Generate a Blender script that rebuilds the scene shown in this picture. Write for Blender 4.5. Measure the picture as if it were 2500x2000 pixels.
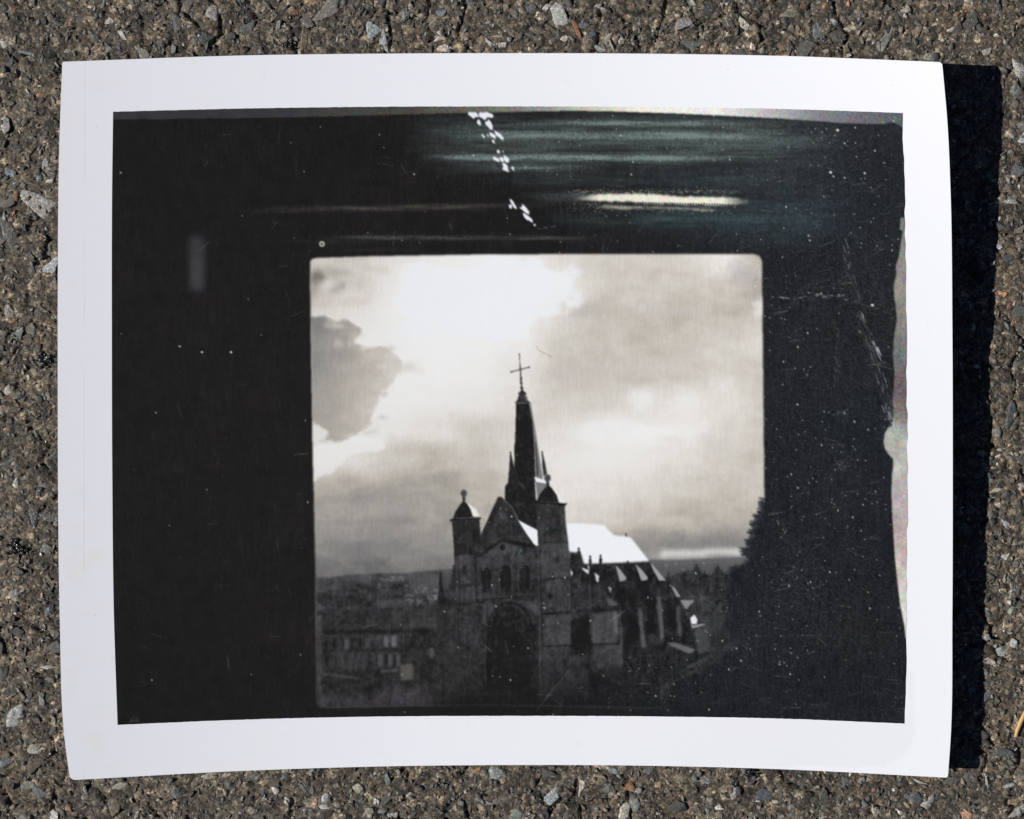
import bpy, math
import numpy as np
from mathutils import Vector

# ------------------------------------------------------------------ scene
scene = bpy.context.scene
for o in list(bpy.data.objects):
    bpy.data.objects.remove(o, do_unlink=True)
col = scene.collection
rng = np.random.default_rng(7)

# measurements: the ground strip in view is 125 x 100 mm; MM per unit of the
# 2500 x 2000 measuring grid laid over it
U = 5e-5
CAM_H = 0.2185

cam_d = bpy.data.cameras.new('camera')
cam = bpy.data.objects.new('camera', cam_d)
col.objects.link(cam)
cam.location = (0, 0, CAM_H)
cam.rotation_euler = (0, 0, 0)
cam_d.sensor_width = 36.0
cam_d.lens = 36.0 * CAM_H / 0.125
cam_d.clip_start = 0.005
cam_d.clip_end = 50.0
scene.camera = cam

SUN_DIR = Vector((1.38, 0.12, -1.0)).normalized()      # the way the light travels
world = bpy.data.worlds.new('World')
scene.world = world
world.use_nodes = True
wn = world.node_tree
wn.nodes.clear()
sky = wn.nodes.new('ShaderNodeTexSky')
sky.sky_type = 'NISHITA'
sky.sun_disc = False
sky.altitude = 1500.0
sky.air_density = 0.5
sky.dust_density = 0.4
sky.sun_elevation = math.asin(-SUN_DIR.z)
sky.sun_rotation = math.atan2(-SUN_DIR.x, -SUN_DIR.y)
bg = wn.nodes.new('ShaderNodeBackground')
bg.inputs['Strength'].default_value = 0.05
wo = wn.nodes.new('ShaderNodeOutputWorld')
wn.links.new(sky.outputs[0], bg.inputs[0])
wn.links.new(bg.outputs[0], wo.inputs[0])

sun_d = bpy.data.lights.new('sun', 'SUN')
sun_d.energy = 5.0
sun_d.angle = math.radians(0.5)
sun_d.color = (1.0, 0.975, 0.94)
sun = bpy.data.objects.new('sun', sun_d)
col.objects.link(sun)
sun.rotation_euler = SUN_DIR.to_track_quat('-Z', 'Y').to_euler()
sun.location = (-0.4, -0.05, 0.4)

scene.view_settings.view_transform = 'Standard'
scene.view_settings.look = 'None'
scene.view_settings.exposure = 0.10
scene.view_settings.gamma = 1.0
scene.view_settings.use_curve_mapping = False

# ------------------------------------------------------------------ helpers
def s2l(c):
    c = np.asarray(c, dtype=np.float64) / 255.0
    return np.where(c <= 0.04045, c / 12.92, ((c + 0.055) / 1.055) ** 2.4)

def gx(px): return (np.asarray(px, dtype=np.float64) - 1250.0) * U
def gy(py): return (1000.0 - np.asarray(py, dtype=np.float64)) * U

_TAB = {}
def vnoise(x, y, cell, seed):
    """smooth value noise in 0..1"""
    T = 256
    if seed not in _TAB: _TAB[seed] = np.random.default_rng(seed).random((T, T)).astype(np.float32).ravel()
    tab = _TAB[seed]
    fx = np.asarray(x, dtype=np.float32) * np.float32(1 / cell); fy = np.asarray(y, dtype=np.float32) * np.float32(1 / cell)
    fx, fy = np.broadcast_arrays(fx, fy)
    bx = np.floor(fx); by = np.floor(fy)
    tx = fx - bx; ty = fy - by
    ix = bx.astype(np.int32) & 255; iy = (by.astype(np.int32) & 255) * T
    ix1 = (ix + 1) & 255; iy1 = (iy + T) & (T * T - 1)
    tx = tx * tx * (3 - 2 * tx); ty = ty * ty * (3 - 2 * ty)
    a = tab[iy + ix]; b = tab[iy + ix1]; c = tab[iy1 + ix]; d = tab[iy1 + ix1]
    p = a + (b - a) * tx; q = c + (d - c) * tx
    return p + (q - p) * ty

def fbm(x, y, cell, seed, oct=4, gain=0.5):
    s = 0.0; a = 1.0; n = 0.0
    for k in range(oct):
        s = s + a * vnoise(x, y, cell / 2 ** k, seed + 31 * k); n += a; a *= gain
    return s / n

def worley(x, y, cell, seed):
    r = np.random.default_rng(seed)
    T = 128
    jx = r.random((T, T)); jy = r.random((T, T)); idv = r.random((T, T))
    fx = x / cell; fy = y / cell
    ix = np.floor(fx).astype(np.int64); iy = np.floor(fy).astype(np.int64)
    d1 = np.full(fx.shape, 9.0); d2 = np.full(fx.shape, 9.0); cid = np.zeros(fx.shape)
    for dy in (-1, 0, 1):
        for dx in (-1, 0, 1):
            cx = ix + dx; cy = iy + dy
            px = cx + jx[cy % T, cx % T]; py = cy + jy[cy % T, cx % T]
            d = np.hypot(px - fx, py - fy)
            nearer = d < d1
            d2 = np.where(nearer, d1, np.minimum(d2, d))
            cid = np.where(nearer, idv[cy % T, cx % T], cid)
            d1 = np.where(nearer, d, d1)
    return d1 * cell, d2 * cell, cid

def mesh_obj(name, verts, faces, mat, parent=None, colors=None, smooth=True, extra=None):
    """verts (n,3), faces (m,3|4) -> one linked mesh object"""
    verts = np.ascontiguousarray(verts, dtype=np.float32)
    faces = np.ascontiguousarray(faces, dtype=np.int32)
    k = faces.shape[1]
    me = bpy.data.meshes.new(name)
    me.vertices.add(len(verts)); me.vertices.foreach_set('co', verts.ravel())
    me.loops.add(faces.size); me.loops.foreach_set('vertex_index', faces.ravel())
    me.polygons.add(len(faces))
    me.polygons.foreach_set('loop_start', np.arange(0, faces.size, k, dtype=np.int32))
    me.polygons.foreach_set('use_smooth', np.full(len(faces), smooth))
    me.update(calc_edges=True)
    if colors is not None:
        a = me.color_attributes.new('Col', 'FLOAT_COLOR', 'POINT')
        c = np.ones((len(verts), 4), dtype=np.float32); c[:, :3] = colors
        a.data.foreach_set('color', c.ravel())
    if extra is not None:
        a = me.attributes.new('gloss', 'FLOAT', 'POINT')
        a.data.foreach_set('value', np.ascontiguousarray(extra, dtype=np.float32))
    me.materials.append(mat)
    o = bpy.data.objects.new(name, me)
    col.objects.link(o)
    if parent is not None:
        o.parent = parent
    return o

def tag(o, label=None, cat=None, group=None, kind=None):
    if label: o['label'] = label
    if cat: o['category'] = cat
    if group: o['group'] = group
    if kind: o['kind'] = kind
    return o

class N:
    """short node-tree writer"""
    def __init__(s, name):
        s.m = bpy.data.materials.new(name); s.m.use_nodes = True
        s.t = s.m.node_tree; s.t.nodes.clear()
        s.out = s.t.nodes.new('ShaderNodeOutputMaterial')
        s.b = s.t.nodes.new('ShaderNodeBsdfPrincipled')
        s.t.links.new(s.b.outputs[0], s.out.inputs[0])
    def n(s, typ, **kw):
        nd = s.t.nodes.new('ShaderNode' + typ)
        for k, v in kw.items(): setattr(nd, k, v)
        return nd
    def l(s, a, b): s.t.links.new(a, b)
    def set(s, **kw):
        for k, v in kw.items(): s.b.inputs[k.replace('_', ' ')].default_value = v
    def coord(s, which='Object', scale=1000.0):
        tc = s.n('TexCoord'); mp = s.n('Mapping')
        mp.inputs['Scale'].default_value = (scale,) * 3
        s.l(tc.outputs[which], mp.inputs[0]); return mp.outputs[0]
    def noise(s, vec, scale, detail=3, rough=0.6, dist=0.0):
        nd = s.n('TexNoise'); nd.inputs['Scale'].default_value = scale
        nd.inputs['Detail'].default_value = detail; nd.inputs['Roughness'].default_value = rough
        nd.inputs['Distortion'].default_value = dist
        s.l(vec, nd.inputs['Vector']); return nd
    def voro(s, vec, scale, feature='F1'):
        nd = s.n('TexVoronoi', feature=feature); nd.inputs['Scale'].default_value = scale
        s.l(vec, nd.inputs['Vector']); return nd
    def ramp(s, fac, stops, interp='LINEAR'):
        nd = s.n('ValToRGB'); cr = nd.color_ramp; cr.interpolation = interp
        while len(cr.elements) < len(stops): cr.elements.new(0.5)
        for e, (p, c) in zip(cr.elements, stops):
            e.position = p
            e.color = (c, c, c, 1) if isinstance(c, (int, float)) else tuple(c) + (1,)
        s.l(fac, nd.inputs[0]); return nd.outputs[0]
    def mix(s, fac, a, b, mode='MIX'):
        nd = s.n('Mix', data_type='RGBA', blend_type=mode, clamp_factor=True)
        for ix, v in ((0, fac), (6, a), (7, b)):
            sock = nd.inputs[ix]
            if hasattr(v, 'is_output'): s.l(v, sock)
            elif isinstance(v, (int, float)) : sock.default_value = v if ix == 0 else (v, v, v, 1)
            else: sock.default_value = tuple(v) + (1,)
        return nd.outputs[2]
    def bump(s, h, strength, dist, prev=None):
        nd = s.n('Bump'); nd.inputs['Strength'].default_value = strength
        nd.inputs['Distance'].default_value = dist
        s.l(h, nd.inputs['Height'])
        if prev is not None: s.l(prev, nd.inputs['Normal'])
        return nd.outputs[0]

# ------------------------------------------------------------------ materials
def mat_ground():
    s = N('asphalt_mortar')
    v = s.coord()
    warp = s.noise(v, 1.6, 3)
    vm = s.n('VectorMath', operation='SCALE'); vm.inputs['Scale'].default_value = 0.55
    s.l(warp.outputs['Color'], vm.inputs[0])
    va = s.n('VectorMath', operation='ADD'); s.l(v, va.inputs[0]); s.l(vm.outputs[0], va.inputs[1])
    vw = va.outputs[0]
    big = s.noise(v, 0.22, 5, 0.62, 0.4)
    base = s.ramp(big.outputs['Fac'], [(0.34, (0.088, 0.081, 0.071)), (0.50, (0.116, 0.101, 0.082)),
                                       (0.64, (0.160, 0.130, 0.097))])
    # grains of three sizes, each cell its own tone
    c1 = s.voro(vw, 1.1); c2 = s.voro(vw, 2.4); c3 = s.voro(vw, 5.0)
    def cell(c, stops):
        sx = s.n('SeparateColor'); s.l(c.outputs['Color'], sx.inputs[0])
        return s.ramp(sx.outputs[0], stops), sx
    g1, x1 = cell(c1, [(0.0, (0.35, 0.36, 0.38)), (0.5, (0.8, 0.79, 0.76)), (0.8, (1.15, 1.12, 1.05)), (0.95, (2.0, 2.0, 1.9))])
    g2, x2 = cell(c2, [(0.0, (0.5, 0.5, 0.5)), (0.6, (0.95, 0.93, 0.9)), (0.85, (1.4, 1.33, 1.24)), (0.97, (2.1, 2.0, 1.9))])
    g3, x3 = cell(c3, [(0.0, (0.45, 0.44, 0.43)), (0.6, (1.0, 1.0, 1.0)), (0.9, (1.5, 1.44, 1.35)), (0.98, (2.3, 2.2, 2.05))])
    k = s.mix(1.0, base, g1, 'MULTIPLY')
    k = s.mix(1.0, k, g2, 'MULTIPLY')
    k = s.mix(0.85, k, g3, 'MULTIPLY')
    # rusty flecks
    sr = s.ramp(x2.outputs[1], [(0.93, 0.0), (0.97, 0.6)])
    k = s.mix(sr, k, (0.21, 0.125, 0.07))
    s.l(k, s.b.inputs['Base Color'])
    fine = s.noise(v, 9.0, 4, 0.7)
    rgh = s.ramp(fine.outputs['Fac'], [(0.35, 0.45), (0.6, 0.85)])
    s.l(rgh, s.b.inputs['Roughness'])
    n1 = s.bump(c1.outputs['Distance'], 0.5, -0.00022)
    n2 = s.bump(c2.outputs['Distance'], 0.6, -0.00013, n1)
    n3 = s.bump(fine.outputs['Fac'], 0.8, 0.00018, n2)
    s.l(n3, s.b.inputs['Normal'])
    s.set(Specular_IOR_Level=0.35)
    return s.m

def mat_stone(name, src):
    """src: 'object' (object colour) or 'attr' (Col on the vertices)"""
    s = N(name)
    if src == 'object':
        oi = s.n('ObjectInfo'); c = oi.outputs['Color']
        tc = s.n('TexCoord'); g = s.n('NewGeometry')
        mp = s.n('Mapping'); mp.inputs['Scale'].default_value = (1000,) * 3
        s.l(g.outputs['Position'], mp.inputs[0]); v = mp.outputs[0]
    else:
        at = s.n('Attribute', attribute_name='Col'); c = at.outputs['Color']
        v = s.coord()
    mott = s.noise(v, 2.2, 5, 0.68)
    tone = s.ramp(mott.outputs['Fac'], [(0.30, 0.55), (0.5, 1.0), (0.70, 1.35)])
    k = s.mix(1.0, c, tone, 'MULTIPLY')
    gr = s.voro(v, 6.5)
    sx = s.n('SeparateColor'); s.l(gr.outputs['Color'], sx.inputs[0])
    k = s.mix(0.75, k, s.ramp(sx.outputs[0], [(0, 0.62), (0.7, 1.0), (0.93, 1.5), (1.0, 2.2)]), 'MULTIPLY')
    # dark binder and brown dust that still cling to the stone
    cl = s.noise(v, 0.75, 6, 0.66, 0.7)
    f = s.ramp(cl.outputs['Fac'], [(0.53, 0.0), (0.64, 0.8)])
    dust = s.mix(s.ramp(mott.outputs['Fac'], [(0.4, 0), (0.6, 1)]), (0.075, 0.068, 0.060), (0.125, 0.105, 0.083))
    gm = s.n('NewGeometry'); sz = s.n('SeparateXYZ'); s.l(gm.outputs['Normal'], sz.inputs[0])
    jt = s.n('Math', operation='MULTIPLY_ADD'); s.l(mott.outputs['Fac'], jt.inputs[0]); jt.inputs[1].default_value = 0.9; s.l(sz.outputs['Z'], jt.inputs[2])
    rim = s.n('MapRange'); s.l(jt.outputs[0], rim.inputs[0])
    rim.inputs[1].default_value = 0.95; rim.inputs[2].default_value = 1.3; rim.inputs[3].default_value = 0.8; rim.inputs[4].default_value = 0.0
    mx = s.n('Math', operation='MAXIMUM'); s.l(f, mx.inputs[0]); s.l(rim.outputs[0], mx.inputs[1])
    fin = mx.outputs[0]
    if src == 'object':
        am = s.n('Math', operation='MULTIPLY'); s.l(fin, am.inputs[0]); s.l(oi.outputs['Alpha'], am.inputs[1]); fin = am.outputs[0]
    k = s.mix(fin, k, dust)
    s.l(k, s.b.inputs['Base Color'])
    fine = s.noise(v, 7.0, 5, 0.72)
    if src == 'attr':
        ag = s.n('Attribute', attribute_name='gloss')
        s.l(ag.outputs['Fac'], s.b.inputs['Roughness'])
    else:
        s.l(s.ramp(fine.outputs['Fac'], [(0.35, 0.38), (0.6, 0.8)]), s.b.inputs['Roughness'])
    n1 = s.bump(fine.outputs['Fac'], 0.7, 0.00016)
    n2 = s.bump(mott.outputs['Fac'], 0.5, 0.00030, n1)
    s.l(n2, s.b.inputs['Normal'])
    s.set(Specular_IOR_Level=0.4)
    return s.m

def mat_paper():
    s = N('white_coated_paper')
    v = s.coord()
    at = s.n('Attribute', attribute_name='Col')
    st = s.noise(v, 0.07, 4, 0.6)
    k = s.mix(s.ramp(st.outputs['Fac'], [(0.58, 0.0), (0.75, 0.10)]), at.outputs['Color'], (0.80, 0.74, 0.62))
    sp = s.voro(v, 0.42)
    dots = s.ramp(sp.outputs['Distance'], [(0.018, 0.55), (0.045, 0.0)])
    sx = s.n('SeparateColor'); s.l(sp.outputs['Color'], sx.inputs[0])
    some = s.ramp(sx.outputs[0], [(0.80, 0.0), (0.86, 1.0)])
    dd = s.mix(1.0, dots, some, 'MULTIPLY')
    k = s.mix(dd, k, (0.28, 0.26, 0.25))
    sp2 = s.voro(v, 1.3); sy = s.n('SeparateColor'); s.l(sp2.outputs['Color'], sy.inputs[0])
    d2 = s.mix(1.0, s.ramp(sp2.outputs['Distance'], [(0.05, 0.35), (0.11, 0.0)]), s.ramp(sy.outputs[0], [(0.90, 0.0), (0.93, 1.0)]), 'MULTIPLY')
    k = s.mix(d2, k, (0.45, 0.42, 0.40))
    gm = s.noise(v, 0.55, 5, 0.7, 0.6)                       # handling grime
    k = s.mix(s.ramp(gm.outputs['Fac'], [(0.60, 0.0), (0.80, 0.16)]), k, (0.50, 0.48, 0.45))
    xyz = s.n('SeparateXYZ'); s.l(v, xyz.inputs[0])          # old guillotine line near the left edge
    ln_ = s.n('Math', operation='ADD'); s.l(xyz.outputs['X'], ln_.inputs[0]); ln_.inputs[1].default_value = 51.52
    ab = s.n('Math', operation='ABSOLUTE'); s.l(ln_.outputs[0], ab.inputs[0])
    cut = s.ramp(ab.outputs[0], [(0.025, 0.22), (0.06, 0.0)])
    brk = s.noise(v, 0.09, 2); up = s.ramp(brk.outputs['Fac'], [(0.42, 0.0), (0.52, 1.0)])
    k = s.mix(s.mix(1.0, cut, up, 'MULTIPLY'), k, (0.35, 0.34, 0.36))
    s.l(k, s.b.inputs['Base Color'])
    fb = s.noise(v, 6.0, 3, 0.6)
    s.l(s.bump(fb.outputs['Fac'], 0.12, 0.00005), s.b.inputs['Normal'])
    s.set(Roughness=0.5, Specular_IOR_Level=0.25)
    return s.m

def mat_print(name, rough, spec, bump):
    s = N(name)
    at = s.n('Attribute', attribute_name='Col')
    v = s.coord()
    s.l(at.outputs['Color'], s.b.inputs['Base Color'])
    fb = s.noise(v, 9.0, 4, 0.75)
    n1 = s.bump(fb.outputs['Fac'], bump, 0.00006)
    s.l(n1, s.b.inputs['Normal'])
    rr = s.noise(v, 0.5, 3, 0.6)
    s.l(s.ramp(rr.outputs['Fac'], [(0.3, rough - 0.06), (0.7, rough + 0.08)]), s.b.inputs['Roughness'])
    s.set(Specular_IOR_Level=spec)
    return s.m

def mat_plain(name, c1, c2, rough, scale=1.2):
    s = N(name)
    v = s.coord()
    nz = s.noise(v, scale, 4)
    s.l(s.mix(nz.outputs['Fac'], c1, c2), s.b.inputs['Base Color'])
    s.set(Roughness=rough)
    return s.m

M_GROUND = mat_ground()
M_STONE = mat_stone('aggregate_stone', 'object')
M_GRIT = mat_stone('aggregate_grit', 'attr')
M_PAPER = mat_paper()
M_EMUL = mat_print('glossy_dark_emulsion', 0.47, 0.20, 0.6)
M_SILVER = mat_print('silvered_emulsion', 0.45, 0.5, 0.5)
M_STRAW = mat_plain('dry_straw', (0.42, 0.24, 0.07), (0.62, 0.42, 0.18), 0.5)
M_FIBRE = mat_plain('tan_fibre', (0.30, 0.22, 0.13), (0.42, 0.33, 0.20), 0.6)

# ------------------------------------------------------------------ the print's outline and curl
def curve(pts):
    p = np.array(pts, dtype=np.float64)
    d = np.r_[0, np.cumsum(np.hypot(*np.diff(p, axis=0).T))]; d /= d[-1]
    def f(t):
        t = np.clip(np.asarray(t, dtype=np.float64), 0, 1)
        # monotone-ish cubic through the measured points
        m = np.gradient(p, d, axis=0)
        i = np.clip(np.searchsorted(d, t, side='right') - 1, 0, len(d) - 2)
        h = d[i + 1] - d[i]; s = (t - d[i]) / h
        h00 = 2*s**3 - 3*s**2 + 1; h10 = s**3 - 2*s**2 + s; h01 = -2*s**3 + 3*s**2; h11 = s**3 - s**2
        return (h00[..., None]*p[i] + (h10*h)[..., None]*m[i] + h01[..., None]*p[i+1] + (h11*h)[..., None]*m[i+1])
    return f

class Patch:
    def __init__(s, top, right, bottom, left):     # top/bottom left->right, left/right top->bottom
        s.T, s.R, s.B, s.L = curve(top), curve(right), curve(bottom), curve(left)
    def __call__(s, u, v):
        u_, v_ = u[..., None], v[..., None]
        c = lambda f, t: f(np.array([t]))[0]
        return ((1 - v_) * s.T(u) + v_ * s.B(u) + (1 - u_) * s.L(v) + u_ * s.R(v)
                - (1-u_)*(1-v_)*c(s.T, 0) - u_*(1-v_)*c(s.T, 1) - (1-u_)*v_*c(s.B, 0) - u_*v_*c(s.B, 1))

PAPER = Patch(top=[(152, 151), (600, 135.5), (950, 131), (1250, 130), (1600, 131.5), (1900, 136.5), (2300, 152)],
              right=[(2300, 152), (2313, 300), (2321, 480), (2325, 800), (2326, 1150), (2325, 1500), (2321, 1800), (2314, 1899)],
              bottom=[(171, 1905), (600, 1882), (950, 1871), (1250, 1868), (1600, 1870), (1900, 1878), (2314, 1899)],
              left=[(152, 151), (144, 380), (141, 700), (141, 1000), (142, 1250), (146, 1520), (157, 1798), (171, 1905)])
EMUL = Patch(top=[(276, 273), (600, 265), (900, 261), (1250, 260), (1600, 261.5), (1900, 266), (2203, 276)],
             right=[(2203, 276), (2204, 340), (2208, 480), (2212, 700), (2214, 1000), (2215, 1200), (2213, 1500), (2210, 1767)],
             bottom=[(287, 1770), (600, 1757), (900, 1750), (1250, 1748), (1600, 1749.5), (1900, 1754.5), (2210, 1767)],
             left=[(276, 273), (273.5, 480), (273, 800), (274, 1150), (278, 1500), (287, 1770)])

_y = np.arange(100, 1951, 10.0)
_z = np.interp(_y, [100, 162, 415, 700, 970, 1300, 1550, 1800, 1950], [6.85, 6.54, 5.36, 4.54, 4.02, 3.57, 3.38, 3.34, 3.36])
for _ in range(3): _z = np.convolve(np.r_[[_z[0]] * 6, _z, [_z[-1]] * 6], np.ones(13) / 13, 'valid')
HRY, HRZ = _y, _z
def curl(px, py):
    """height of the sheet above the asphalt, metres"""
    v = (py - 140.0) / 1750.0
    x0 = 1020.0
    r = np.clip((px - x0) / (2325.0 - x0), 0, 1.2)
    l = np.clip((x0 - px) / (x0 - 140.0), 0, 1.2)
    hr = np.interp(py, HRY, HRZ) - 0.85
    hl = 2.1 + 0.6 * v
    return (0.85 + hr * r ** 2 + hl * l ** 2) * 1e-3

def lift(px, py, off=0.0):
    z = curl(px, py) + off
    k = 1.0 - z / CAM_H
    return np.stack([gx(px) * k, gy(py) * k, z], axis=-1)

# ------------------------------------------------------------------ ground
def axis(lo, hi, fine, ext):
    core = np.arange(lo, hi + fine / 2, fine)
    steps = fine * 1.25 ** np.arange(1, 60)
    out = np.cumsum(steps); out = out[out < ext]
    return np.r_[lo - out[::-1], core, hi + out]

def ground_h(x, y):
    """mm in, metres out: worn asphalt, hollows between the aggregate"""
    wx = x + 1.6 * (fbm(x, y, 3.0, 11) - 0.5); wy = y + 1.6 * (fbm(x, y, 3.0, 17) - 0.5)
    d1, d2, cid = worley(wx, wy, 5.2, 5)
    e1, e2, cid2 = worley(wx, wy, 2.3, 9)
    mask = np.clip((fbm(x, y, 7.0, 23, 3) - 0.42) * 6, 0, 1)
    mask2 = np.clip((fbm(x, y, 4.0, 29, 3) - 0.50) * 6, 0, 1)
    g = 0.22 * (cid - 0.5) + 0.16 * (cid2 - 0.5)
    g = g - 0.52 * mask * np.exp(-((d2 - d1) / 0.30) ** 2)
    g = g - 0.32 * mask2 * np.exp(-((e2 - e1) / 0.20) ** 2)
    g = g + 0.55 * (fbm(x, y, 6.0, 41, 3) - 0.5) + 0.36 * (fbm(x, y, 1.2, 43, 3, 0.6) - 0.5)
    return np.minimum(g - 0.12, 0.22) * 1e-3

ax = axis(-68.0, 68.0, 0.26, 330.0)
ay = axis(-56.0, 56.0, 0.26, 330.0)
GX, GY = np.meshgrid(ax, ay)
GZ = ground_h(GX, GY)
nx, ny = len(ax), len(ay)
gv = np.stack([GX * 1e-3, GY * 1e-3, GZ], -1).reshape(-1, 3)
ii = (np.arange(ny - 1)[:, None] * nx + np.arange(nx - 1)[None]).ravel()
gf = np.stack([ii, ii + 1, ii + nx + 1, ii + nx], 1)
ground = mesh_obj('asphalt_ground', gv, gf, M_GROUND)
tag(ground, 'worn grey-brown asphalt with pale and dark stones bedded in it', 'asphalt', kind='structure')

# ------------------------------------------------------------------ stones
def icosphere(sub):
    p = (1 + 5 ** 0.5) / 2
    v = [(-1, p, 0), (1, p, 0), (-1, -p, 0), (1, -p, 0), (0, -1, p), (0, 1, p), (0, -1, -p), (0, 1, -p),
         (p, 0, -1), (p, 0, 1), (-p, 0, -1), (-p, 0, 1)]
    f = [(0,11,5),(0,5,1),(0,1,7),(0,7,10),(0,10,11),(1,5,9),(5,11,4),(11,10,2),(10,7,6),(7,1,8),
         (3,9,4),(3,4,2),(3,2,6),(3,6,8),(3,8,9),(4,9,5),(2,4,11),(6,2,10),(8,6,7),(9,8,1)]
    v = [np.array(a) / np.linalg.norm(a) for a in v]
    for _ in range(sub):
        mid = {}; nf = []
        def m(a, b):
            k = (min(a, b), max(a, b))
            if k not in mid:
                c = v[a] + v[b]; v.append(c / np.linalg.norm(c)); mid[k] = len(v) - 1
            return mid[k]
        for a, b, c in f:
            ab, bc, ca = m(a, b), m(b, c), m(c, a)
            nf += [(a, ab, ca), (b, bc, ab), (c, ca, bc), (ab, bc, ca)]
        f = nf
    return np.array(v), np.array(f)

def crushed(dirs, r, planes=11, soft=14.0, rough=0.05):
    """a broken piece of rock: half-spaces cut round a centre, edges worn"""
    nrm = r.normal(size=(planes, 3)); nrm /= np.linalg.norm(nrm, axis=1)[:, None]
    dist = r.uniform(0.62, 1.0, planes)
    nrm = np.vstack([nrm, [[0, 0, 1], [0, 0, -1]]]); nrm[-2] += r.normal(size=3) * 0.12
    dist = np.r_[dist, 0.62, 0.75]
    q = np.maximum(dirs @ nrm.T / dist, 1e-3)
    rad = 1.0 / (np.sum(q ** soft, axis=1) ** (1 / soft))
    ph = r.uniform(0, 9, 9); fr = r.uniform(2, 6, (9, 3))
    rad *= 1 + rough * sum(np.sin(dirs @ fr[i] * 2 + ph[i]) for i in range(9)) / 3
    v = dirs * rad[:, None]
    e = np.abs(v).max(axis=0)
    return v / e            # unit half-extents

d3, f3 = icosphere(3); d1_, f1_ = icosphere(1); d0_, f0_ = icosphere(0)
STONES = []
for i in range(24):
    r = np.random.default_rng(100 + i)
    v = crushed(d3, r)
    me_o = mesh_obj('stone', v, f3, M_STONE)
    STONES.append(me_o.data)
    bpy.data.objects.remove(me_o, do_unlink=True)

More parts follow.
